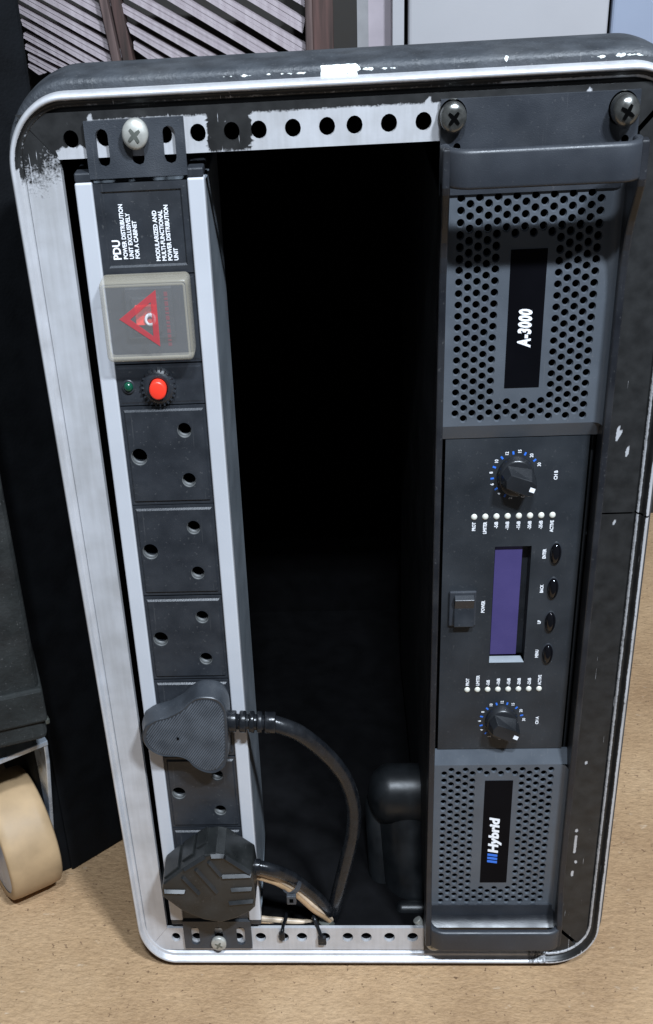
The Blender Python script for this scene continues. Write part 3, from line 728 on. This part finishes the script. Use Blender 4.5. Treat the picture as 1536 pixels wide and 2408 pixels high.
# slopes from the grilles down to the control panel
for sg in (1, -1):
    mb = MB(); mb.add([(183, YC, 91.8 * sg), (264.6, YC, 91.8 * sg), (264.6, YG, 99.5 * sg), (183, YG, 99.5 * sg)], [(0, 1, 2, 3)])
    mb.add([(183, YC, 91.8 * sg), (264.6, YC, 91.8 * sg), (264.6, YC + 1.5, 91.8 * sg), (183, YC + 1.5, 91.8 * sg)], [(0, 1, 2, 3)])
    put(mb, "panel_bevel", GRIL, amp)  # paler grille grey puts the light on these slopes into their colour
# control panel with a window for the display
cp = MB(); X0, X1, Z0, Z1 = 185.6, 261.0, -91.2, 91.2; wx0, wx1, wz0, wz1 = 214.4, 234.6, -34.8, 33.8
for a, b, c, d in ((X0, wx0, Z0, Z1), (wx1, X1, Z0, Z1), (wx0, wx1, Z0, wz0), (wx0, wx1, wz1, Z1)): cp.rect(a, b, c, d, YC)
cp.add([(x, y, z) for y in (YC, YC + 2.2) for x, z in ((X0, Z0), (X1, Z0), (X1, Z1), (X0, Z1))], [(0, 1, 5, 4), (1, 2, 6, 5), (2, 3, 7, 6), (3, 0, 4, 7)])
cpo = put(cp, "control_panel", AMPC, amp)
q = MB(); q.box(183, 264.6, 13.2, 13.8, -99, 99); put(q, "panel_backing", VOID, amp)
dm = MB(); dy = YC + 9.5
dm.add([(x, y, z) for y in (YC, dy) for x, z in ((wx0, wz0), (wx1, wz0), (wx1, wz1), (wx0, wz1))], [(1, 2, 6, 5), (2, 3, 7, 6), (3, 0, 4, 7)])
dm.rect(wx0, wx1, wz0, wz1, dy); dmo = put(dm, "display_recess", PBLK, amp)
q = MB(); q.add([(wx0, YC, wz0), (wx1, YC, wz0), (wx1 - 1.5, YC + 4, wz0 + 1.6), (wx0 + .4, YC + 4, wz0 + 1.6)], [(0, 1, 2, 3)]); put(q, "display_lit_bevel", LCDR, amp, under=dmo)  # bottom bevel coloured pale for the light that falls on it
q = MB(); q.box(215.0, 230.0, YC + 2.6, YC + 6, wz0 + 3.6, wz1 - 0.8); put(q, "display", LCDM, amp, under=dmo)
# knobs
def knob(cx, cz, ang):
    mb = MB(); mb.lathe_y(cx, cz, [(0, YC - 5.0), (8.4, YC - 5.0), (9.4, YC - 4.4), (9.9, YC - 0.4), (9.9, YC)], 40)
    ko = put(mb, "knob", KNOB, amp)
    ca, sa = math.cos(R(ang)), math.sin(R(ang))
    def T(u, v): return (cx + u * ca - v * sa, cz + u * sa + v * ca)
    top = [T(u, v) for u, v in ((-5.5, -3.6), (6.0, -3.9), (9.3, -3.0), (9.6, 0), (9.3, 3.0), (6.0, 3.9), (-5.5, 3.6), (-7.0, 0))]
    bot = [T(u, v) for u, v in ((-7.4, -5.0), (5.6, -7.4), (9.0, -4.2), (9.7, 0), (9.0, 4.2), (5.6, 7.4), (-7.4, 5.0), (-9.0, 0))]
    g = MB(); g.prism_y(bot, YC - 12.0, YC - 4.9, top=top); put(g, "grip", KNOB, amp, under=ko, bevel=0.35)
    p = MB(); p.prism_y([T(u, v) for u, v in ((6.2, -1.1), (9.0, -1.1), (9.0, 1.1), (6.2, 1.1))], YC - 12.15, YC - 11.5); put(p, "pointer_mark", WHT, amp, under=ko)
for (cx, cz, ang, a0, a1) in ((223.4, 72.2, -20, 290, 25), (223.6, -72.4, -22, 268, 3)):
    knob(cx, cz, ang)
    wt, bl_ = MB(), MB(); names = ("0", "2", "4", "6", "8", "10", "12", "15", "20", "30")
    for i in range(10):
        th = R(a0 + (a1 - a0) * i / 9); x, z = cx + 13.3 * math.cos(th), cz + 12.2 * math.sin(th)
        text(wt, names[i], 2.5, x + 0.9, z, YC - 0.15, 'CENTER', sx=0.8, bold=0.06)
        if 0 < i < 9:
            t2 = R(a0 + (a1 - a0) * (i + 0.5) / 9); c, s_ = math.cos(t2), math.sin(t2)
            pts = [(cx + (r * c) - q_ * s_, cz + (r * s_ + q_ * c) * 0.93) for r, q_ in ((11.6, -.5), (13.4, -.5), (13.4, .5), (11.6, .5))]
            bl_.add([(x_, YC - 0.15, z_) for x_, z_ in pts], [(0, 1, 2, 3)])
    put(wt, "dial_numbers", WHT, amp, under=cpo); put(bl_, "dial_ticks", BLUE, amp, under=cpo)
# lamps and print
lm = MB(); lm.lathe_y(0, 0, [(0, -1.0), (0.9, -0.85), (1.5, -0.35), (1.7, 0)], 16)
l0 = None; lt = MB()
names = ("PROT", "LIMITER", "-5dB", "-10dB", "-15dB", "-20dB", "-25dB", "ACTIVE")
for row, z in ((0, 50.4), (1, -51.8)):
    for i in range(8):
        x = 202.2 + 6.06 * i
        if l0 is None:
            l0 = lm.build("level_lamp", CREAM, amp); o = l0
        else: o = l0.copy(); C.objects.link(o); o.parent = amp
        o.location = ((x - 223) * S, (YC - 60) * S, (z + 240) * S * K)
        lt = MB(); text(lt, names[i], 2.6, x + 0.9, 47.6 if row == 0 else -49.2, YC - 0.15, 'RIGHT' if row == 0 else 'LEFT', sx=0.72, bold=0.09); put(lt, "lettering", WHT, amp, under=cpo)
for s, z in (("ENTER", 29.2), ("BACK", 9.3), ("UP", -10.3), ("MENU", -29.6)): lt = MB(); text(lt, s, 2.5, 242.6, z, YC - 0.15, 'CENTER', sx=0.72, bold=0.09); put(lt, "lettering", WHT, amp, under=cpo)
lt = MB(); text(lt, "POWER", 2.7, 210.2, -0.6, YC - 0.15, 'CENTER', sx=0.75, bold=0.09); put(lt, "lettering", WHT, amp, under=cpo)
for s, x, z in (("CH B", 245.6, 71.6), ("CH A", 245.8, -72.4)): lt = MB(); text(lt, s, 2.6, x, z, YC - 0.15, 'CENTER', sx=0.8, bold=0.09); put(lt, "lettering", WHT, amp, under=cpo)
bn = MB(); bn.lathe_y(0, 0, [(0, -3.2), (0.9, -3.05), (1.7, -2.6), (2.4, -1.9), (2.9, -1.0), (3.1, 0)], 28, rz=1.95)
rb = MB(); rb.lathe_y(0, 0, [(3.1, -0.2), (3.4, -0.35), (3.6, 0)], 28, rz=1.85)
b0 = None
for z in (29.1, 9.3, -10.5, -30.0):
    if b0 is None: b0 = bn.build("push_button", BUTN, amp); r0 = rb.build("button_rim", PBLK, b0); o = b0
    else: o = b0.copy(); C.objects.link(o); o.parent = amp; r_ = r0.copy(); C.objects.link(r_); r_.parent = o
    o.location = ((248.0 - 223) * S, (YC - 60) * S, (z + 240) * S * K)
pw = MB(); pw.prism_y([(189.8, -10.8), (205.2, -10.8), (205.2, 9.4), (189.8, 9.4)], YC - 2.0, YC); pwo = put(pw, "power_switch", AMP, amp, bevel=0.7)
pw = MB(); pw.prism_x([(YC - 1.8, -9.6), (YC - 5.0, -9.6), (YC - 3.2, 0.5), (YC - 5.6, 6.4), (YC - 1.8, 7.6)], 192.6, 203.8); put(pw, "rocker", PBLK, amp, under=pwo, bevel=0.35)
screw(184.4, 234.6, -2.4, 6.0, 7.0, STEELD, amp, cross=48, washer=1)
screw(261.0, 234.2, -2.4, 6.2, 9.5, STEELD, amp, cross=60, washer=1)
screw(186.0, -233.5, -2.4, 5.6, 4.0, STEEL, amp, cross=30)
pn = MB(); pn.tube([(174.6, 6, -223.0), (180.5, 4, -233)], 3.0, 16); put(pn, "locating_pin", STEEL, amp, bevel=0.5)

# ---------------------------------------------------------------- plugs and cords
pa = thing("power_plug", "matte three-lobed black plug with ribbed face, upper of the two plugs", "plug", (38, -4, -65), "plugs in the power strip")
OA = [(8.8, -58.1), (15.1, -54.2), (22.0, -52.4), (27.4, -50.0), (32.5, -47.0), (36.1, -43.8), (40.0, -40.9), (43.4, -39.6), (47.2, -39.4), (51.7, -40.0), (55.7, -42.2), (57.7, -45.8), (58.6, -50.2), (58.5, -57.9), (58.1, -66.6), (57.3, -76.3), (55.6, -84.3), (51.9, -88.4), (48.1, -90.1), (44.4, -90.1), (40.6, -88.8), (37.6, -87.0), (35.0, -84.7), (33.1, -81.8), (30.2, -79.7), (26.2, -78.5), (21.2, -78.4), (16.1, -77.8), (11.6, -75.4), (8.6, -72.5), (6.5, -68.2), (6.5, -63.7)]
OA = [(p.x, p.z) for p in spline([(x, 0, z) for x, z in OA + OA[:1]], 3)[:-1]]
def scaled(poly, f, cx, cz): return [(cx + (x - cx) * f, cz + (z - cz) * f) for x, z in poly]
def loft(mb, rings, y):
    n = len(rings[0]); b = len(mb.v)
    for r_, yy_ in zip(rings, y): mb.v += [(x, yy_, z) for x, z in r_]; mb.a += [0.0] * n
    for q in range(len(rings) - 1):
        for i in range(n):
            j = (i + 1) % n; mb.f.append((b + q * n + i, b + q * n + j, b + (q + 1) * n + j, b + (q + 1) * n + i)); mb.fs.append(True)
m1 = MB(); fs = [0.975, 0.995, 1.0, 1.0, 1.03, 1.05, 1.04]
loft(m1, [scaled(OA, f, 38, -64) for f in fs], [-18.6, -18.2, -17.2, -13, -9.5, -6, -3.6]); put(m1, "plug_body", PLUGM, pa)
m1 = MB(); n = len(OA); m1.add([(x, -18.6, z) for x, z in scaled(OA, 0.975, 38, -64)] + [(x, -18.2, z) for x, z in scaled(OA, 0.93, 38, -64)], [(i, (i + 1) % n, n + (i + 1) % n, n + i) for i in range(n)] + [tuple(n + i for i in range(n))])
put(m1, "face_plate", PLUGM, pa)
m1 = MB(); FP = scaled(OA, 0.91, 38, -64); ca, sa = math.cos(R(52)), math.sin(R(52)); pitch = 1.25
k = -45.0
while k < 45.0:      # ridges run up to the right across the face
    hits = []
    for (xa, za), (xb, zb) in zip(FP, FP[1:] + FP[:1]):
        da, db = (xa - 34) * sa - (za + 64) * ca - k, (xb - 34) * sa - (zb + 64) * ca - k
        if da * db < 0:
            f = da / (da - db); x, z = xa + (xb - xa) * f, za + (zb - za) * f; hits.append(((x - 34) * ca + (z + 64) * sa, x, z))
    hits.sort()
    for a_, b_ in zip(hits[::2], hits[1::2]):
        h2 = pitch * 0.42; nx, nz_ = sa * h2, -ca * h2
        m1.add([(a_[1] - nx, -18.15, a_[2] - nz_), (b_[1] - nx, -18.15, b_[2] - nz_), (a_[1], -18.85, a_[2]), (b_[1], -18.85, b_[2]), (a_[1] + nx, -18.15, a_[2] + nz_), (b_[1] + nx, -18.15, b_[2] + nz_)], [(0, 1, 3, 2), (2, 3, 5, 4)])
    k += pitch
o = put(m1, "ribbed_face", RIB, pa); o["kind"] = "stuff"
m1 = MB(); m1.lathe_y(28.0, -66.0, [(0, -19.0), (0.75, -19.0), (0.8, -18.0)], 12); put(m1, "centre_pit", VOID, pa)
sr = MB(); X = 58.5
sr.tube([(56, -11, -60.3), (87.0, -11, -62.0)], 4.3, 20); put(sr, "strain_relief_core", RUB, pa)
sr = MB()
for x0, x1 in ((58, 63.4), (65.2, 69.2), (71.0, 74.2), (75.8, 79.0), (80.4, 87.0)):
    sr.tube([(x0, -11, -60.3 - (x0 - 58) * 0.055), (x1, -11, -60.3 - (x1 - 58) * 0.055)], 6.0, 24)
put(sr, "strain_relief", RUB, pa, bevel=0.7)
ca_pts = [(84, -11, -61.8), (93, -11, -65.0), (102, -9, -71.2), (115, -4, -86.9), (127.0, 2, -108.5), (132.6, 6, -131.8), (132.4, 8, -152.6), (128.4, 10, -174.1), (123.6, 12, -196.3), (118.7, 14, -219.4), (115.5, 18, -233.1), (112, 30, -240), (100, 50, -241), (80, 70, -241)]
cd = MB(); cd.tube(spline(ca_pts, 10), 4.7, 18); put(cd, "cord", RUB, pa)

pb = thing("power_plug", "glossy black faceted plug with chevron ribs, lower of the two plugs", "plug", (38, -4, -168), "plugs in the power strip")
OB = [(9.2, -162.7), (23.0, -151.5), (37.7, -141.2), (45.1, -139.8), (50.4, -140.7), (67.3, -153.8), (68.4, -169.5), (67.4, -180.8), (64.1, -184.5), (54.0, -190.0), (43.9, -193.3), (33.0, -191.0), (19.5, -184.1), (8.1, -173.0), (7.8, -167.6)]
m1 = MB(); m1.prism_y(scaled(OB, 1.02, 38, -166), -27.8, -3.6, top=OB); put(m1, "plug_body", PLUGS, pb, bevel=1.2, seg=3)
st_ = MB()   # steps on the upper left flank
for i, (xa, za, xb, zb) in enumerate(((10, -162.4, 20, -153.8), (22.5, -152.0, 30, -146.2), (32, -144.8, 39, -140.6))):
    dx, dz = (zb - za), -(xb - xa); L = math.hypot(dx, dz); nx, nz_ = -abs(dx) / L * 1.3, abs(dz) / L * 1.3
    st_.prism_y([(xa, za), (xb, zb), (xb + nx, zb + nz_), (xa + nx, za + nz_)], -24 + i * 3, -4)
put(st_, "flank_step", PLUGS, pb, bevel=0.3)
rbm = MB()
def rib(x0, z0, x1, z1, w_=2.9, h_=2.0):
    d = Vector((x1 - x0, z1 - z0)); nrm = Vector((-d.y, d.x)).normalized() * (w_ / 2); e = d.normalized() * 0.6
    bq = [(x0 - nrm.x, z0 - nrm.y), (x1 - nrm.x, z1 - nrm.y), (x1 + nrm.x, z1 + nrm.y), (x0 + nrm.x, z0 + nrm.y)]
    tq = [(x0 + e.x - nrm.x * .08, z0 + e.y - nrm.y * .08), (x1 - e.x - nrm.x * .08, z1 - e.y - nrm.y * .08), (x1 - e.x + nrm.x * .08, z1 - e.y + nrm.y * .08), (x0 + e.x + nrm.x * .08, z0 + e.y + nrm.y * .08)]
    rbm.prism_y(bq, -27.8 - h_, -27.7, top=tq)
for a in ((47.6, -157.0, 66.8, -156.2), (52.6, -167.2, 66.6, -166.3), (50.4, -177.6, 66.9, -175.9), (9.2, -168.2, 23.0, -168.6), (40.0, -145.4, 47.2, -156.6), (31.3, -151.0, 43.6, -169.5), (22.2, -156.9, 31.9, -170.4), (24.0, -151.8, 38.0, -142.4), (50.8, -142.2, 66.2, -154.6), (41.8, -141.8, 50.6, -141.6)): rib(*a)
put(rbm, "chevron_rib", GROOVE, pb)
cb_pts = [(64, -13, -162.5), (72, -13, -163.2), (80, -12, -166.6), (89.3, -6, -176.4), (98.4, 0, -190.4), (108, 6, -206.5), (114, 12, -222.0), (112, 20, -236)]
cd = MB(); cd.tube(spline(cb_pts, 10), 3.9, 16); put(cd, "cord", RUB, pb)
cd = MB(); cd.tube([(66, -13, -162.7), (71.5, -13, -163.1)], 4.8, 16); put(cd, "cord_collar", RUB, pb, bevel=0.6)

tn = thing("twin_cord", "tan twin cord looped along the bottom rail under the lower plug", "cord", (95, 15, -240))
t_pts = [(66, -8, -172.5), (74, -8, -175.2), (82, -6, -180.6), (92.7, -1, -193.4), (104.0, 5, -212.0), (112.0, 10, -223.5), (116, 13, -231), (113, 17, -238.0), (104, 18, -239.0), (91.7, 17, -237.6), (76, 17, -235.8), (63.1, 18, -235.0), (48, 24, -236)]
sp = spline(t_pts, 10)
for dx, dz, mm in ((1.3, 1.6, TANL), (-1.3, -1.6, TAN)):
    cd = MB(); cd.tube([(p.x + dx * .4, p.y, p.z + dz) for p in sp], 1.95, 14); put(cd, "cord_strand", mm, tn)
gs = MB(); gs.tube(spline([(112, 14, -230), (113, 15, -234), (110.5, 18, -239)], 8), 5.4, 16); put(gs, "tape_wrap", DSTEEL, tn)

def ring_tie(name, c, axis, r, label):
    t = thing(name, label, "cable tie", c, "cable ties on the cords")
    a = Vector(axis).normalized(); u = a.cross(Vector((0, 1, 0))).normalized(); v = a.cross(u).normalized(); cc = Vector(c)
    mb = MB(); n = 28; b = len(mb.v); wd = 1.7
    for i in range(n):
        th = 2 * math.pi * i / n; d = u * math.cos(th) + v * math.sin(th)
        for k, (q, rr) in enumerate(((-wd, r), (-wd, r + 0.9), (wd, r + 0.9), (wd, r))): mb.v.append(tuple(cc + a * q + d * rr)); mb.a.append(0.0)
    for i in range(n):
        j = (i + 1) % n
        for k in range(4): mb.f.append((b + i * 4 + k, b + i * 4 + (k + 1) % 4, b + j * 4 + (k + 1) % 4, b + j * 4 + k)); mb.fs.append(False)
    put(mb, "strap", PBRK, t); return t
t = ring_tie("cable_tie", (90.6, -4.0, -184.5), (10, 6, -15), 5.9, "grey cable tie bundling the tan and black cords beside the lower plug")
hd = MB(); hd.box(87.2, 93.4, -12.8, -8.6, -193.2, -186.8); put(hd, "tie_head", PBRK, t, bevel=0.5)
hd = MB(); hd.box(89.0, 91.6, -12.95, -12.0, -191.4, -188.6); put(hd, "tie_slot", VOID, t)
for (px_, pts, hd_, lb) in ((83.0, [(84.2, 20, -231), (83.6, 11, -229.0), (83.0, 5.0, -226.0), (82.2, -1.4, -225.4), (81.6, -2.6, -229), (81.4, -1.6, -233.0), (81.6, 4, -233.5)], (79.6, 83.6, -3.6, -0.6, -232.4, -226.4), "thin black cable tie knotted through the bottom rail, left of the pair"),
                       (109.5, [(106.4, 16, -232), (103.6, 9, -224.0), (104.2, 4.0, -220.5), (106.6, 0.6, -225.0), (108.8, -2.6, -230.0), (109.2, -2.2, -234.0), (109.8, 4, -233.8)], (106.4, 112.2, -4.0, -0.6, -236.0, -229.8), "bulky black cable tie knotted through the bottom rail, right of the pair")):
    t = thing("cable_tie", lb, "cable tie", (px_, 0, -232), "cable ties on the cords")
    mb = MB(); mb.tube(spline(pts, 6), 1.35, 10); put(mb, "strap", RUB, t)
    hd = MB(); hd.box(*hd_); put(hd, "tie_head", RUB, t, bevel=0.9)

# ---------------------------------------------------------------- big case on casters at the left
big = thing("wheeled_case", "big black scuffed road case on casters, left of the rack case", "road case", (-250, 250, FZ))
yaw = R(19)
def tw(u, v):  # u along the face (to the left negative), v into the case
    return (-69 + u * math.cos(yaw) - v * math.sin(yaw), 38 + u * math.sin(yaw) + v * math.cos(yaw))
mb = MB(); mb.prism_z([tw(0, 0), tw(-560, 0), tw(-560, 200), tw(0, 200)], -107, 640); put(mb, "body", CASEB, big, bevel=5, seg=3)
mb = MB(); mb.prism_z([tw(1.5, -3), tw(-561.5, -3), tw(-561.5, 203), tw(1.5, 203)], -92, -69); put(mb, "bottom_rim", CASEB, big, bevel=2, seg=2)
def caster(cx, cy, wyaw):
    ax = Vector((math.cos(wyaw), math.sin(wyaw), 0)); fw = Vector((-math.sin(wyaw), math.cos(wyaw), 0))
    rz = 40.0; ry = rz * K; cz = FZ + rz
    tt = MB(); n = 40
    prof = [(-19, 0.86), (-20, 0.93), (-18.2, 0.985), (-12, 1.0), (12, 1.0), (18.2, 0.985), (20, 0.93), (19, 0.86)]
    b = len(tt.v)
    for i in range(n):
        th = 2 * math.pi * i / n
        for u, r in prof:
            p = Vector((cx, cy, 0)) + ax * u + fw * (ry * r * math.cos(th)); tt.v.append((p.x, p.y, cz + rz * r * math.sin(th))); tt.a.append(0.0)
    m = len(prof)
    for i in range(n):
        j = (i + 1) % n
        for k in range(m - 1): tt.f.append((b + i * m + k, b + i * m + k + 1, b + j * m + k + 1, b + j * m + k)); tt.fs.append(True)
    to = put(tt, "wheel", WHEEL, big)
    hb = MB()
    for u in (-18.4, 18.4):
        b = len(hb.v)
        for i in range(n):
            th = 2 * math.pi * i / n; p = Vector((cx, cy, 0)) + ax * u + fw * (ry * 0.87 * math.cos(th)); hb.v.append((p.x, p.y, cz + rz * 0.87 * math.sin(th))); hb.a.append(0.0)
        hb.f.append(tuple(range(b, b + n))); hb.fs.append(False)
    put(hb, "wheel_side", WHUB, big, under=to)
    fk = MB()
    for u in (-25.0, 25.0):
        out = [(40, -128), (-40, -128), (-37, -146), (-11, -226), (0, -231), (11, -226), (30, -150)]
        pts = []
        for du in (-1.5, 1.5):
            for q, z in out:
                p = Vector((cx, cy, 0)) + ax * (u + du) + fw * q; pts.append((p.x, p.y, z))
        k = len(out); fk.add(pts, [tuple(range(k)), tuple(reversed(range(k, 2 * k)))] + [(i, (i + 1) % k, k + (i + 1) % k, k + i) for i in range(k)])
    pts = []
    for z in (-130, -126.5):
        for u, q in ((-26.5, -41), (26.5, -41), (26.5, 41), (-26.5, 41)):
            p = Vector((cx, cy, 0)) + ax * u + fw * q; pts.append((p.x, p.y, z))
    fk.add(pts, [(0, 1, 2, 3), (7, 6, 5, 4), (0, 4, 5, 1), (1, 5, 6, 2), (2, 6, 7, 3), (3, 7, 4, 0)])
    fko = put(fk, "fork", ZINC, big, bevel=0.6)
    for u0, u1, r_ in ((-31, -26.6, 8), (26.6, 31, 8), (-25, 25, 4.5)):
        xb = MB(); p0 = Vector((cx, cy, cz)) + ax * u0; p1 = Vector((cx, cy, cz)) + ax * u1
        xb.tube([p0, p1], r_, 6 if r_ > 6 else 14); put(xb, "axle_nut" if r_ > 6 else "axle", DSTEEL, big, under=fko, bevel=0.5)
    pl = MB(); pl.prism_z([tuple((Vector((cx, cy)) + Vector((ax.x, ax.y)) * u + Vector((fw.x, fw.y)) * q)) for u, q in ((-46, -44), (30, -44), (30, 44), (-46, 44))], -113, -109)
    put(pl, "mounting_plate", DSTEEL, big, bevel=1)
    sv = MB(); sv.lathe_y(0, 0, [(0, 0), (1, 0)], 8) if False else None
    sv.prism_z([(cx + 24 * math.cos(2 * math.pi * i / 24), cy + 24 * math.sin(2 * math.pi * i / 24)) for i in range(24)], -126.4, -113.1); put(sv, "swivel", DSTEEL, big)
caster(-123, 84, R(33))
SPKM = mat("matte_black_cabinet", (0.0035, 0.004, 0.005), 0.8, spec=0.12, var=0.3, bump=0.3, bscale=500)
spk = thing("speaker_cabinet", "tall plain black cabinet standing on the floor between the road case and the rack case", "cabinet", (-80, 250, FZ))
mb = MB(); mb.prism_z([(-40, 130), (-86, 88), (-156, 300), (-420, 300), (-420, 430), (-125, 430)], FZ + 0.5, 640); put(mb, "body", SPKM, spk, bevel=2)
mb = MB(); mb.prism_z([(-38.5, 131.5), (-60, 114), (-78, 99), (-88, 90), (-94, 86.5), (-100, 88), (-106, 96), (-190, 250), (-60, 300)], FZ, -113); put(mb, "plinth_or_shade", SPKM, spk, bevel=2.5, seg=3)  # black block shaped to stand for the shadow under the road case
mb = MB(); mb.box(-76, -46, 128, 260, 640.5, 655); put(mb, "carry_handle", CASEB, spk, bevel=3)

# ---------------------------------------------------------------- background
BY = 700.0
rk = thing("slatted_crate", "crate side of pale diagonal slats between brown posts, behind the rack case", "crate", (0, BY, FZ))
bands = [[(-105, 219), (-87, 210), (-86, 201), (-122, 220)], [(-132, 220), (-82, 194), (-81, 186), (-150, 221)], [(-161, 222), (-78, 179), (-76, 171), (-173, 222)],
 [(-174, 217), (-80, 169), (-95, 169), (-175, 212)], [(-175, 207), (-99, 168), (-113, 168), (-174, 202)], [(-174, 196), (-118, 168), (-130, 168), (-175, 192)],
 [(-174, 187), (-135, 168), (-143, 168), (-175, 183)], [(-173, 179), (-148, 166), (-156, 165), (-173, 174)], [(-174, 171), (-161, 165), (-167, 163), (-174, 168)],
 [(78, 211), (109, 194), (106, 183), (52, 212)], [(35, 213), (105, 176), (104, 168), (94, 168), (11, 214)], [(-6, 215), (75, 171), (55, 171), (-24, 214)],
 [(-64, 226), (42, 171), (26, 171), (-64, 217)], [(-73, 215), (13, 171), (-3, 171), (-69, 206)], [(-69, 199), (-14, 171), (-28, 170), (-66, 191)], [(-64, 184), (-38, 170), (-52, 170), (-64, 178)], [(127, 214), (112, 202), (97, 210), (104, 214)]]
def ext(q):   # the slats run on past the frame above and behind the case below
    out = []
    zs = sorted(p[1] for p in q); hi, lo = zs[-1], zs[0]
    for x, z in q: out.append((x, z))
    return out
for q in bands:
    a, b_, c_, d_ = q[0], q[1], q[-2], q[-1]
    def along(p, r, f): return (p[0] + (r[0] - p[0]) * f, p[1] + (r[1] - p[1]) * f)
    down = 1.35 if b_[1] < 178 else 1.0; upf = -0.25 if a[1] > 208 else 0
    A_, B_, C_, D_ = along(a, b_, upf), along(a, b_, down), along(d_, c_, down), along(d_, c_, upf)
    mb = MB(); n = 3
    for i in range(n):     # three stepped ridges across each slat
        f0, f1 = i / n, (i + 1) / n - 0.012
        mb.prism_y([along(A_, D_, f0), along(B_, C_, f0), along(B_, C_, f1), along(A_, D_, f1)], BY + (0, 0.7, 0.3)[i], BY + 14)
    put(mb, "slat", SLAT, rk)
def post(x0, x1, x2, x3, z0, z1, y0, y1, m, nm="post"):
    mb = MB(); mb.prism_y([(x2, z0), (x3, z0), (x1, z1), (x0, z1)], y0, y1); return put(mb, nm, m, rk, bevel=1)
post(-95, -87, -30, -22, FZ, 245, BY - 14, BY + 4, POST)
post(-86, -76, -20, -6, FZ, 245, BY - 4, BY + 16, POSTR)
post(110, 117, 103, 112, FZ, 245, BY - 12, BY + 10, POST)
post(117, 137, 112, 134, FZ, 245, BY - 10, BY + 30, POSTR)
mb = MB(); mb.box(-200, 134, BY + 60, BY + 75, FZ, 245); put(mb, "back_board", DARKW, rk)
mb = MB(); mb.box(137, 160.5, BY + 20, BY + 60, FZ, 300); db = mb.build("dark_board", DARKW, None, (148, 0, FZ)); db.location = (148 * S, 0, FZ * S * K); tag(db, "narrow black board beside the slatted crate", "board")
wt = thing("wall_pillar", "mottled pale plaster pillar with grey edge, behind the rack case", "pillar", (183, BY + 40, FZ))
mb = MB(); mb.box(160.8, 172, BY + 22, BY + 80, FZ, 320); put(mb, "edge_trim", PLASTG, wt)
mb = MB(); mb.box(172.2, 196, BY + 26, BY + 80, FZ, 320); put(mb, "plaster_face", PLAST, wt)
cb = thing("white_cabinet", "white enamelled cabinet with a narrow black door gap, behind the rack case", "cabinet", (300, BY + 150, FZ))
mb = MB(); mb.box(195, 206.6, BY + 2, BY + 300, -60, 330); put(mb, "side_frame", CABW, cb, bevel=0.8)
mb = MB(); mb.box(206.6, 430, BY + 14, BY + 300, -60, 330); put(mb, "carcass", VOID, cb)
mb = MB(); mb.box(210.2, 404, BY - 4, BY + 12, -60, 330); put(mb, "door", CABW, cb, bevel=3.5, seg=3)
mb = MB(); mb.box(200, 430, BY + 20, BY + 290, FZ, -61); put(mb, "plinth_or_shade", DARKW, cb)
bb_ = thing("blue_cabinet", "pale blue enamelled cabinet at the right edge behind the rack case", "cabinet", (520, BY + 150, FZ))
mb = MB(); mb.box(409, 640, BY + 6, BY + 300, -60, 330); put(mb, "carcass", CABB, bb_, bevel=4, seg=3)
mb = MB(); mb.box(431, 640, BY - 80, BY + 290, FZ, -61); put(mb, "plinth_or_shade", DARKW, bb_)
